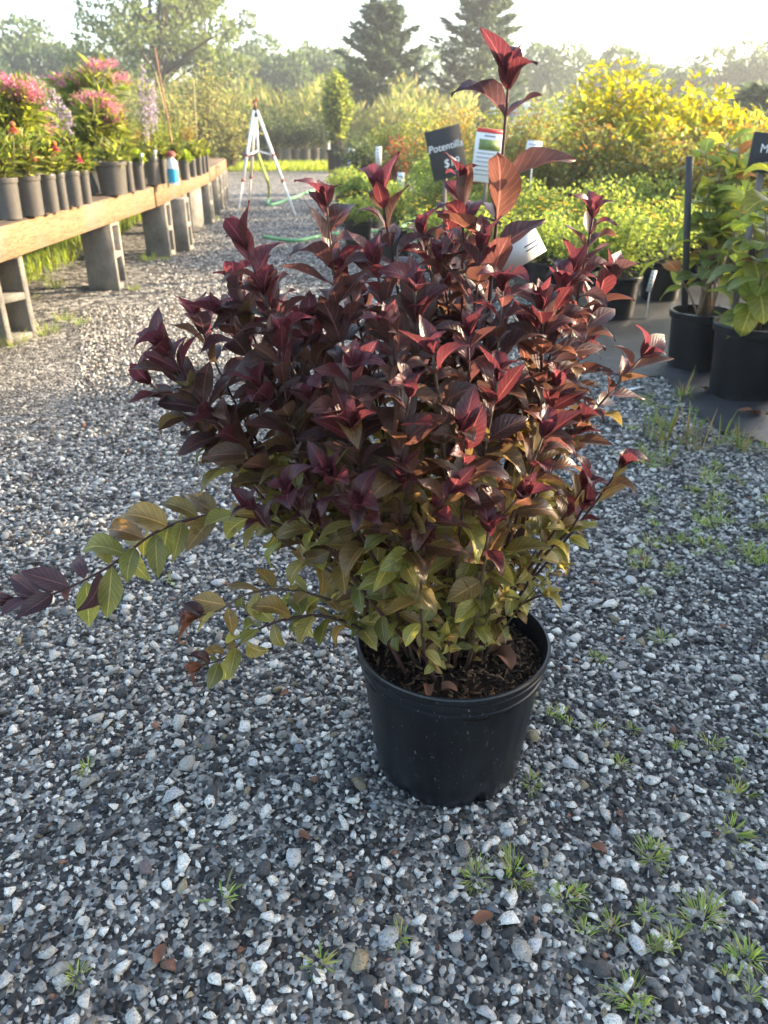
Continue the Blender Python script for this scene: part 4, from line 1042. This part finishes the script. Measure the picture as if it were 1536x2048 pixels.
for (px, py, Y, wp, hp_, roll, lab) in [(1066, 305, 6.1, 30, 42, .1, 'small white tag hanging in the rusty shrub next to the red headed sign'), (1303, 562, 4.2, 10, 42, .15, 'narrow white tag hanging from a potentilla over the dark pots'), (801, 370, 7.4, 14, 46, .05, 'white tag on the stake below the slate sign'), (757, 312, 10.2, 12, 34, 0, 'white stake label among the red leaved plants'), (702, 322, 11.5, 13, 46, .1, 'white stake label beside the columnar tree\'s pot')]:
    p = A(px, py, Y); m = mpp(p); mb = MB(); mb.box((-wp * m / 2, -.0015, -hp_ * m / 2), (wp * m / 2, .0015, hp_ * m / 2), Matrix.Rotation(roll, 4, 'Y'))
    t = thing('plant_tag', lab, 'tag', p); mb.build('tag_strip', M_white, t)
    for k in range(4):
        ml = MB(); ml.box((-wp * m * .38, -.0026, hp_ * m * (.32 - .17 * k)), (wp * m * (.1 + .25 * rng.random()), -.0017, hp_ * m * (.36 - .17 * k)), Matrix.Rotation(roll, 4, 'Y')); ml.build('print_line', M_print, t)
    mb = MB(); mb.box((-.003, .002, -p.z), (.003, .006, hp_ * m * .4)); mb.build('tag_stick', M_white, t)
p = G(1268, 786); mb = MB(); mb.box((-.035, -.008, .010), (.035, .008, .012), Matrix.Translation((p.x, p.y, 0.008)) @ Matrix.Rotation(.5, 4, 'Z')); tag(mb.build('plant_tag', M_white), 'fallen white plastic tag lying on the gravel near the weed fabric', 'tag')
for k, (px, py, L, rz, lab) in enumerate([(1390, 790, .06, .2, 'curled brown dead leaf on the fabric in front of the first black pot'), (1470, 838, .10, -.1, 'long brown strip of bark lying on the weed fabric'), (1520, 845, .05, .6, 'small brown dead leaf lying beside the strip of bark')]):
    p = G(px, py); o = part('dead_leaf', dl_me, None, (p.x, p.y, .03), (0, .2, rz - 1.57), (L * .7, L, L * .5)); tag(o, lab, 'dead leaf')

# ------------------------------------------------------------------ grass tufts
GR = [(0.15, 0.22, 0.05), (0.20, 0.27, 0.06), (0.24, 0.28, 0.08), (0.25, 0.22, 0.10)]
def tuft_mesh(n, L, spread, pal):
    mb = MB()
    a = rng.random(n) * 6.283; tl = 0.25 + 0.95 * rng.random(n); r = spread * np.sqrt(rng.random(n))
    for k in range(n):
        d = Vector((math.cos(a[k]) * math.sin(tl[k]), math.sin(a[k]) * math.sin(tl[k]), math.cos(tl[k]))); p = Vector((r[k] * math.cos(a[k]), r[k] * math.sin(a[k]), -0.002))
        l = L * (.5 + .7 * rng.random()); wv = Vector((-math.sin(a[k]), math.cos(a[k]), 0)) * (0.0014 if L < .1 else .0026)
        q = p + d * l * .55; e = p + d * l + Vector((0, 0, -l * .28 * math.sin(tl[k])))
        c = pal[int(rng.integers(0, len(pal)))]
        mb.add([p - wv * .7, p + wv * .7, q + wv, q - wv, e], [(3, 2, 4)], [(0, 1, 2, 3)], np.array(c) * (.75 + .5 * rng.random()))
    return mb.mesh('grass_tuft', M_grass)
T_small = [tuft_mesh(int(10 + 16 * rng.random()), .034, .012, GR) for _ in range(6)]; T_mid = [tuft_mesh(int(30 + 50 * rng.random()), .050, .030, GR) for _ in range(6)]; T_tall = [tuft_mesh(14, .15, .02, [(0.13, 0.17, 0.04), (0.2, 0.15, 0.06)]) for _ in range(2)]; T_bench = [tuft_mesh(60, .11, .07, GR) for _ in range(3)]
tufts = [(950, 1760, 1), (1028, 1752, 1), (1300, 1722, 1), (1465, 1675, 2), (1478, 1585, 1), (1195, 1462, 0), (1265, 1464, 0), (1060, 1570, 1), (1240, 1532, 0), (1130, 1805, 1), (1350, 1882, 0), (1255, 1990, 1), (1500, 1995, 0), (800, 1882, 0), (175, 1542, 0), (155, 1958, 0), (1322, 1283, 1), (1272, 1112, 1), (1500, 1112, 2), (1412, 965, 2), (1442, 1045, 2), (1292, 805, 1), (1210, 1327, 0), (1395, 1112, 0), (1422, 1492, 0), (1490, 1922, 0), (1290, 1832, 0), (345, 1168, 0), (1262, 860, 1), (1500, 1920, 0), (640, 1935, 0), (445, 1800, 0), (1180, 1010, 0), (1100, 1432, 0), (1460, 960, 1), (1385, 1090, 0), (1530, 1480, 0), (1350, 1500, 0), (1400, 1840, 1), (1450, 1955, 0), (1160, 1790, 0), (1290, 1190, 0)]
tufts += [(1270 + 266 * rng.random(), 790 + 360 * rng.random() ** 1.2, int(rng.integers(0, 3))) for _ in range(46)]
tufts = [q for q in tufts if off_fabric(np.array([G(q[0], q[1])[:2]]))[0]]
tufts += [(900 + 636 * rng.random(), 1200 + 840 * rng.random(), 0) for _ in range(14)]
for (px, py, k) in tufts:
    p = G(px, py); o = link(bpy.data.objects.new('grass_tuft', (T_small, T_mid, T_mid)[k][int(rng.integers(0, 6))])); o.location = (p.x, p.y, .006); o.rotation_euler = (0, 0, rng.random() * 6.28); s = (.7, .6, .9)[k] * (.75 + .5 * rng.random()); o.scale = (s * (.7 + .6 * rng.random()), s * (.7 + .6 * rng.random()), s * (.6 + .5 * rng.random())); o.rotation_euler = (rng.normal() * .25, rng.normal() * .25, rng.random() * 6.28)
    tag(o, 'small bright green grass tuft sprouting from the gravel', 'grass tuft', 'grass tufts in the gravel')
for (px, py) in [(1365, 792), (1330, 880), (1375, 890), (1305, 880), (1480, 905), (1400, 905), (1440, 890), (1330, 930)]:
    p = G(px, py); o = link(bpy.data.objects.new('grass_tuft', T_tall[int(rng.integers(0, 2))])); o.location = (p.x, p.y, .006); o.rotation_euler = (0, 0, rng.random() * 6.28); s = .7 + .5 * rng.random(); o.scale = (s, s, s)
    tag(o, 'tall thin grass blades at the edge of the weed fabric', 'grass tuft', 'tall grass at the fabric edge')
for (px, py) in [(28, 690), (130, 640), (165, 648), (268, 580), (95, 668), (330, 520), (300, 520), (55, 600), (430, 440), (80, 560), (110, 575)]:
    p = G(px, py); o = link(bpy.data.objects.new('grass_tuft', T_bench[int(rng.integers(0, 3))])); o.location = (p.x, p.y, .004); o.rotation_euler = (0, 0, rng.random() * 6.28); s = .5 + .4 * rng.random(); o.scale = (s, s, s * .8)
    tag(o, 'grass tuft growing by the concrete blocks of the bench', 'grass tuft', 'grass tufts by the concrete blocks')
def grass_field(name, pts, L, Wd, pal):
    n = len(pts); mb = MB(); P = np.concatenate([pts, np.zeros((n, 1))], 1)
    D = np.array([[0, 0, 1.]]) + rng.normal(size=(n, 3)) * .25
    diamonds(mb, P, D, rng.normal(size=(n, 3)), L * (.6 + .8 * rng.random(n)), Wd, pick(pal, n, .3), 0.1)
    o = mb.build(name, M_grass); o['kind'] = 'stuff'; return o
n = 9000; y = 5 + 8 * rng.random(n); x = -2.35 - np.maximum(0, y - 6) * .1 - 1.6 * rng.random(n)
tag(grass_field('grass', np.stack([x, y], 1), .12, .012, [(0.14, 0.19, 0.03), (0.18, 0.2, 0.03)]), 'sunlit grass growing under and behind the display bench', 'grass')
n = 16000; y = 20.5 + 5 * rng.random(n) ** 1.3; x = -12 + 20 * rng.random(n)
tag(grass_field('lawn_grass', np.stack([x, y], 1), .12, .03, [(0.17, 0.22, 0.03), (0.21, 0.23, 0.03)]), 'bright strip of lawn at the far end of the gravel path', 'grass')

for (px, py, L, rz) in [(1290, 1135, .03, .4), (985, 1840, .035, 2), (620, 1690, .025, 1), (1180, 1700, .03, 4), (330, 1900, .03, 3), (560, 1400, .025, 5)]:
    p = G(px, py); o = part('dead_leaf', dl_me, None, (p.x, p.y, .012), (.2, .3, rz), (L, L, L * .6)); tag(o, 'small dry brown leaf lying loose on the gravel', 'dead leaf', 'dry leaves on the gravel')
# ------------------------------------------------------------------ middle distance
DG = [(0.045, 0.06, 0.025), (0.06, 0.075, 0.03), (0.035, 0.05, 0.02)]
for k in range(12):
    px = 440 + k * 19; p = A(px, 300, 25.5 + rng.random()); p.z = 0
    t = bush('evergreen', 'small dark evergreen in a pale pot along the far lawn', 'shrub', p, .32, .32, 1.15 + .2 * rng.random(), 500, .10, .05, DG, 'evergreens along the far lawn', .30, .40, 'grey', ntips=24, spread=.1, flat=.3)
p = G(675, 346); p.y += .2
t = bush('columnar_tree', 'slim columnar tree of lime leaves in a black pot at the path\'s end', 'tree', p, .34, .34, A(685, 132, p.y).z, 2600, .11, .07, [(0.14, 0.17, 0.04), (0.18, 0.19, 0.04), (0.09, 0.12, 0.03)], None, .56, .5, ntips=70, start=.2, spread=.12, flat=.25, stem_r=.012)
p = A(658, 322, 21.5); mb = MB(); mb.tube([(p.x, p.y, 0), (p.x, p.y, A(658, 242, 21.5).z)], .03, 8); tag(mb.build('water_post', M_white), 'thin white standpipe next to the columnar tree', 'post')
# mixed shrubs between the sprinkler and the signs
mix_ = [(730, 10.5, .8, .34, DG), (800, 10.8, .85, .30, [(0.26, 0.05, 0.035), (0.2, 0.07, 0.04), (0.10, 0.10, 0.03)]), (845, 9.6, 1.0, .4, RS), (770, 12.5, 1.05, .45, YG), (850, 12.5, 1.35, .5, [(0.15, 0.17, 0.04), (0.19, 0.18, 0.04)]), (915, 12, 1.3, .5, [(0.2, 0.12, 0.03), (0.16, 0.15, 0.04)]), (720, 13.5, .9, .45, DG), (970, 11.5, 1.2, .5, YG), (1040, 11, 1.1, .5, RS), (885, 8.4, .75, .36, PT), (740, 8.6, .5, .3, PT), (1080, 9.8, 1.3, .5, [(0.15, 0.17, 0.04), (0.12, 0.15, 0.04)]), (1140, 10.6, 1.45, .5, [(0.14, 0.16, 0.05), (0.18, 0.18, 0.05)])]
mlab = ['dark green shrub beside the white stake label', 'red leaved plant standing among green shrubs left of the slate sign', 'olive rusty shrub just left of the slate sign', 'yellow-green shrub behind the red leaved plant', 'tall lime shrub below the big spruce', 'tall orange tinted shrub behind the slate sign', 'low dark shrub beside the columnar tree', 'yellow-green shrub behind the red headed sign', 'rusty shrub behind the tall burgundy shoot', 'low fine leaved shrub left of the slate sign', 'low fine leaved shrub at the edge of the path', 'upright green shrub between the burgundy shoot and the yellow bushes', 'tall pale green shrub standing in front of the white tunnel']
for (px, Y, h, r, pal), lab in zip(mix_, mlab):
    p = A(px, 330, Y); p.z = 0
    bush('nursery_shrub', lab, 'shrub', p, r, r, h, 1600, .05, .028, pal, None, .3, .28, ntips=45, spread=.07, flat=.3)
# tall reeds and willowy shrubs behind the lawn
n = 30000; x = -15 + 18 * rng.random(n); y = 27.5 + 8 * rng.random(n); mb = MB()
hgt = 1.5 + .35 * np.sin(x * .9 + y) + .3 * np.sin(x * 2.3) + (y - 27.5) * .09
P = np.stack([x, y, hgt * rng.random(n) ** .7], 1)
diamonds(mb, P, np.array([[0, 0, .9]]) + rng.normal(size=(n, 3)) * .5, rng.normal(size=(n, 3)), .2 + .25 * rng.random(n), .07, pick([(0.14, 0.165, 0.05), (0.19, 0.19, 0.06), (0.22, 0.19, 0.08), (0.10, 0.13, 0.04)], n), .1)
o = mb.build('tall_reeds', M_grass); o['kind'] = 'stuff'; tag(o, 'mass of tall yellow-green reeds behind the lawn', 'reeds')
for (px, pt, Y, r, lab) in [(400, 118, 19, 1.0, 'loose willowy shrub with pale leaves beyond the bench end'), (455, 150, 21, .9, 'willowy shrub with golden leaves next to the reeds'), (340, 170, 17, .9, 'bushy willow shrub behind the bamboo canes'), (250, 150, 20, 1.1, 'green thicket shrub behind the lavender spikes')]:
    p = A(px, 300, Y); p.z = 0
    bush('willow_shrub', lab, 'shrub', p, r, r, A(px, pt, Y).z, 3200, .11, .04, [(0.11, 0.13, 0.05), (0.15, 0.15, 0.05), (0.18, 0.16, 0.06)], None, ntips=60, start=.15, spread=.2, flat=.25, stem_r=.012)

# ------------------------------------------------------------------ trees
def crown_clumps(parent, clumps, n, L, pal, mat=None):
    mf = MB(); vol = np.array([c[3] ** 2 for c in clumps]); vol = vol / vol.sum()
    for c, v in zip(clumps, vol):
        k = int(n * v) + 4; r = rng.normal(size=(k, 3)); r /= np.linalg.norm(r, axis=1, keepdims=True)
        rad = c[3] * (0.55 + 0.5 * rng.random((k, 1)))
        P = np.array(c[:3]) + r * rad * np.array([1, 1, .8])
        diamonds(mf, P, r + rng.normal(size=(k, 3)) * .8, rng.normal(size=(k, 3)), L * (.6 + .8 * rng.random(k)), L * .6, pick(pal, k, .3))
    o = mf.build('crown', mat or M_tree, parent); o['kind'] = 'stuff'; return o
def broad_tree(label, loc, h, r, n=3500, L=.30, pal=((0.07, 0.105, 0.036), (0.095, 0.13, 0.042), (0.055, 0.085, 0.034)), group=None, trunk_r=.16, nlimb=9, low=.3, nclump=16, csz=1.0):
    t = thing('broadleaf_tree', label, 'tree', loc, 0, group)
    mb = MB(); mb.tube([(0, 0, -.1), (.05, 0, h * .3), (rng.normal() * .2, rng.normal() * .2, h * .6), (rng.normal() * .3, rng.normal() * .3, h * .88)], [trunk_r, trunk_r * .8, trunk_r * .5, trunk_r * .15], 8)
    trunk = mb.build('trunk', M_bark, t)
    clumps = []
    for k in range(nclump):
        a = rng.random() * 6.283; z = h * (low + (0.95 - low) * rng.random()); q = r * (0.35 + .6 * rng.random()) * math.sqrt(max(.15, 1 - ((z / h - .55) / .55) ** 2))
        clumps.append((q * math.cos(a), q * math.sin(a), z, r * csz * (.22 + .22 * rng.random())))
        if k < nlimb:
            m_ = MB(); z1 = z * .62
            m_.tube([(0, 0, z1), (q * .5 * math.cos(a), q * .5 * math.sin(a), z1 + (z - z1) * .6), (q * math.cos(a), q * math.sin(a), z)], [trunk_r * .45, trunk_r * .3, trunk_r * .08], 5); m_.build('limb', M_bark, t)
    clumps.append((0, 0, h * .9, r * .3))
    crown_clumps(t, clumps, n, L, list(pal)); return t
def spruce(label, loc, h, r, n=9000, pal=((0.075, 0.105, 0.06), (0.11, 0.14, 0.075), (0.055, 0.08, 0.05)), L=.30, group=None, name='spruce_tree'):
    t = thing(name, label, 'tree', loc, 0, group)
    mb = MB(); mb.tube([(0, 0, -.1), (0, 0, h * .5), (0, 0, h)], [h * .022, h * .014, h * .002], 7); mb.build('trunk', M_bark, t)
    mf = MB(); mbr = MB(); nb = 90; k = n // nb
    for i in range(nb):
        z = h * (0.06 + 0.92 * (i / nb) ** 0.9); rr = r * (1 - (z / h)) ** 0.62 * (0.55 + .60 * rng.random()) + .12; a = i * 2.4 + rng.normal() * .2
        e = np.array((rr * math.cos(a), rr * math.sin(a), z + rr * (0.28 - .1 * (1 - z / h)))); s0 = np.array((0, 0, z))
        mbr.tube([tuple(s0), tuple(e)], [.025, .008], 4)
        tt = rng.random(k) ** .7; drop = -0.12 * rr * np.sin(tt * 3.1)
        P = s0 + (e - s0) * tt[:, None]; P[:, 2] += drop; sd_ = np.array((-math.sin(a), math.cos(a), 0.)); P += sd_ * (rng.normal(size=(k, 1)) * .22 * rr * (.35 + (1 - tt))[:, None])
        D = (e - s0) / rr + sd_ * rng.normal(size=(k, 1)) * .7 + rng.normal(size=(k, 3)) * .35 + [0, 0, .15]
        diamonds(mf, P, D, np.array([[0, 0, 1.]]) + rng.normal(size=(k, 3)) * .5, L * (.6 + .8 * rng.random(k)), L * .28, pick(list(pal), k, .3))
    o = mbr.build('branches', M_bark, t); o['kind'] = 'stuff'
    o = mf.build('crown', M_tree, t); o['kind'] = 'stuff'; return t
def at_top(px, pt, Y): p = A(px, pt, Y); return Vector((p.x, Y, 0)), p.z
p, h = at_top(765, 0, 34); spruce('tall blue-green spruce directly behind the slim columnar tree', p, h, 2.5, 13000)
p, h = at_top(968, -60, 36); spruce('taller spruce behind the slate sign, its top cut by the frame', p, h, 3.0, 13000)
p, h = at_top(290, -120, 42); broad_tree('large spreading tree with open crown rising above the bench flowers', p, h, 4.0, 9000, .24, ((0.11, 0.14, 0.04), (0.13, 0.16, 0.045), (0.08, 0.11, 0.04)), None, .22, 26, .34, 52, .6)
p, h = at_top(395, -60, 46); broad_tree('slender forked tree with thin foliage beside the large spreading tree', p, h, 2.6, 3600, .22, ((0.10, 0.13, 0.05), (0.12, 0.14, 0.05)), None, .16, 22, .35, 30, .5)
far = [(20, 95, 62, 3.5), (75, 45, 66, 3.2), (140, 105, 64, 3.2), (215, 95, 70, 4), (500, 85, 66, 3.2), (548, 120, 62, 3), (615, 88, 70, 3), (660, 105, 66, 2.8), (860, 100, 68, 3.6), (1105, 100, 66, 3.2), (1165, 105, 70, 3.2), (1280, 108, 66, 3), (1335, 150, 62, 3), (1440, 105, 60, 3.2), (1500, 150, 64, 3), (1545, 95, 58, 3.2), (-60, 80, 64, 4), (450, 110, 72, 3.4), (1220, 130, 72, 3.4), (1390, 140, 70, 3), (1620, 110, 62, 3.6), (580, 130, 72, 3), (700, 120, 74, 3.2), (1050, 120, 74, 3.4)]
for (px, pt, Y, r) in far:
    p, h = at_top(px, pt, Y); broad_tree('dark hazy tree standing in the far tree line', p, h, r, 2200, .42, group='trees of the far tree line', low=.12, nclump=14, nlimb=5)
for (px, pt, Y, r, lab) in [(625, 180, 40, 1.5, 'small conifer left of the tall spruce'), (560, 170, 44, 1.6, 'small conifer rising behind the reeds'), (1530, 175, 16, 1.0, 'dark conifer at the right behind the golden bush'), (1460, 200, 22, 1.2, 'dark conifer peeping over the golden bush')]:
    p, h = at_top(px, pt, Y); spruce(lab, p, h, r, 4000, L=.22, name='conifer')
# low thicket closing the far side
n = 14000; x = -60 + 120 * rng.random(n); y = 54 + 4 * rng.random(n); mb = MB()
P = np.stack([x, y, 3.0 * rng.random(n) * (0.7 + .3 * np.sin(x * .7))], 1)
diamonds(mb, P, rng.normal(size=(n, 3)) + [0, 0, .6], rng.normal(size=(n, 3)), .8, .5, pick([(0.05, 0.065, 0.03), (0.07, 0.085, 0.035), (0.04, 0.05, 0.025)], n))
o = mb.build('thicket', M_tree); o['kind'] = 'stuff'; tag(o, 'continuous dark thicket below the far tree line', 'thicket')
# plastic hoop tunnels
for (px, py, Y, wd, hh, L, lab) in [(868, 215, 46, 3.4, 1.9, 8, 'white plastic hoop tunnel glimpsed between the two spruces'), (1100, 245, 34, 3.4, 1.9, 7, 'white plastic hoop tunnel behind the yellow bushes'), (80, 205, 44, 3.2, 2.2, 8, 'white plastic hoop tunnel showing behind the pink milkweeds')]:
    p = A(px, py, Y); t = thing('hoop_tunnel', lab, 'greenhouse', (p.x, Y, 0), .15)
    V = []; f4 = []; na = 14
    for j in range(2):
        for k in range(na + 1):
            a = math.pi * k / na; V.append((wd / 2 * math.cos(a), j * L, .5 + (hh - .5) * math.sin(a) if 0 < k < na else 0))
    f4 = [(k, k + 1, na + 2 + k, na + 1 + k) for k in range(na)]
    part('film_cover', mesh_np('film_cover', V, [np.array(f4), np.array([list(range(na + 1))])], M_film), t)
    for j in range(4):
        mb = MB(); mb.tube([((wd / 2 + .03) * math.cos(math.pi * k / na), j * L / 3, .53 + (hh - .5) * math.sin(math.pi * k / na)) for k in range(na + 1)], .03, 5); mb.build('hoop', M_white, t)
print('objects', len(bpy.data.objects), 'tris', sum(len(o.data.loop_triangles) or len(o.data.polygons) for o in sc.objects if o.type == 'MESH'))

# ------------------------------------------------------------------ morning haze
m, nt_, o_ = newmat('haze'); pv = nt_.nodes.new('ShaderNodeVolumePrincipled')
pv.inputs['Color'].default_value = (0.86, 0.90, 0.95, 1); pv.inputs['Density'].default_value = 0.0022; pv.inputs['Anisotropy'].default_value = 0.45
nt_.links.new(pv.outputs[0], o_.inputs['Volume'])
mb = MB(); mb.box((-75, -12, -1.0), (75, 95, 16)); hz = mb.build('haze', m); hz['kind'] = 'stuff'; tag(hz, 'thin sunlit morning haze over the nursery', 'haze')
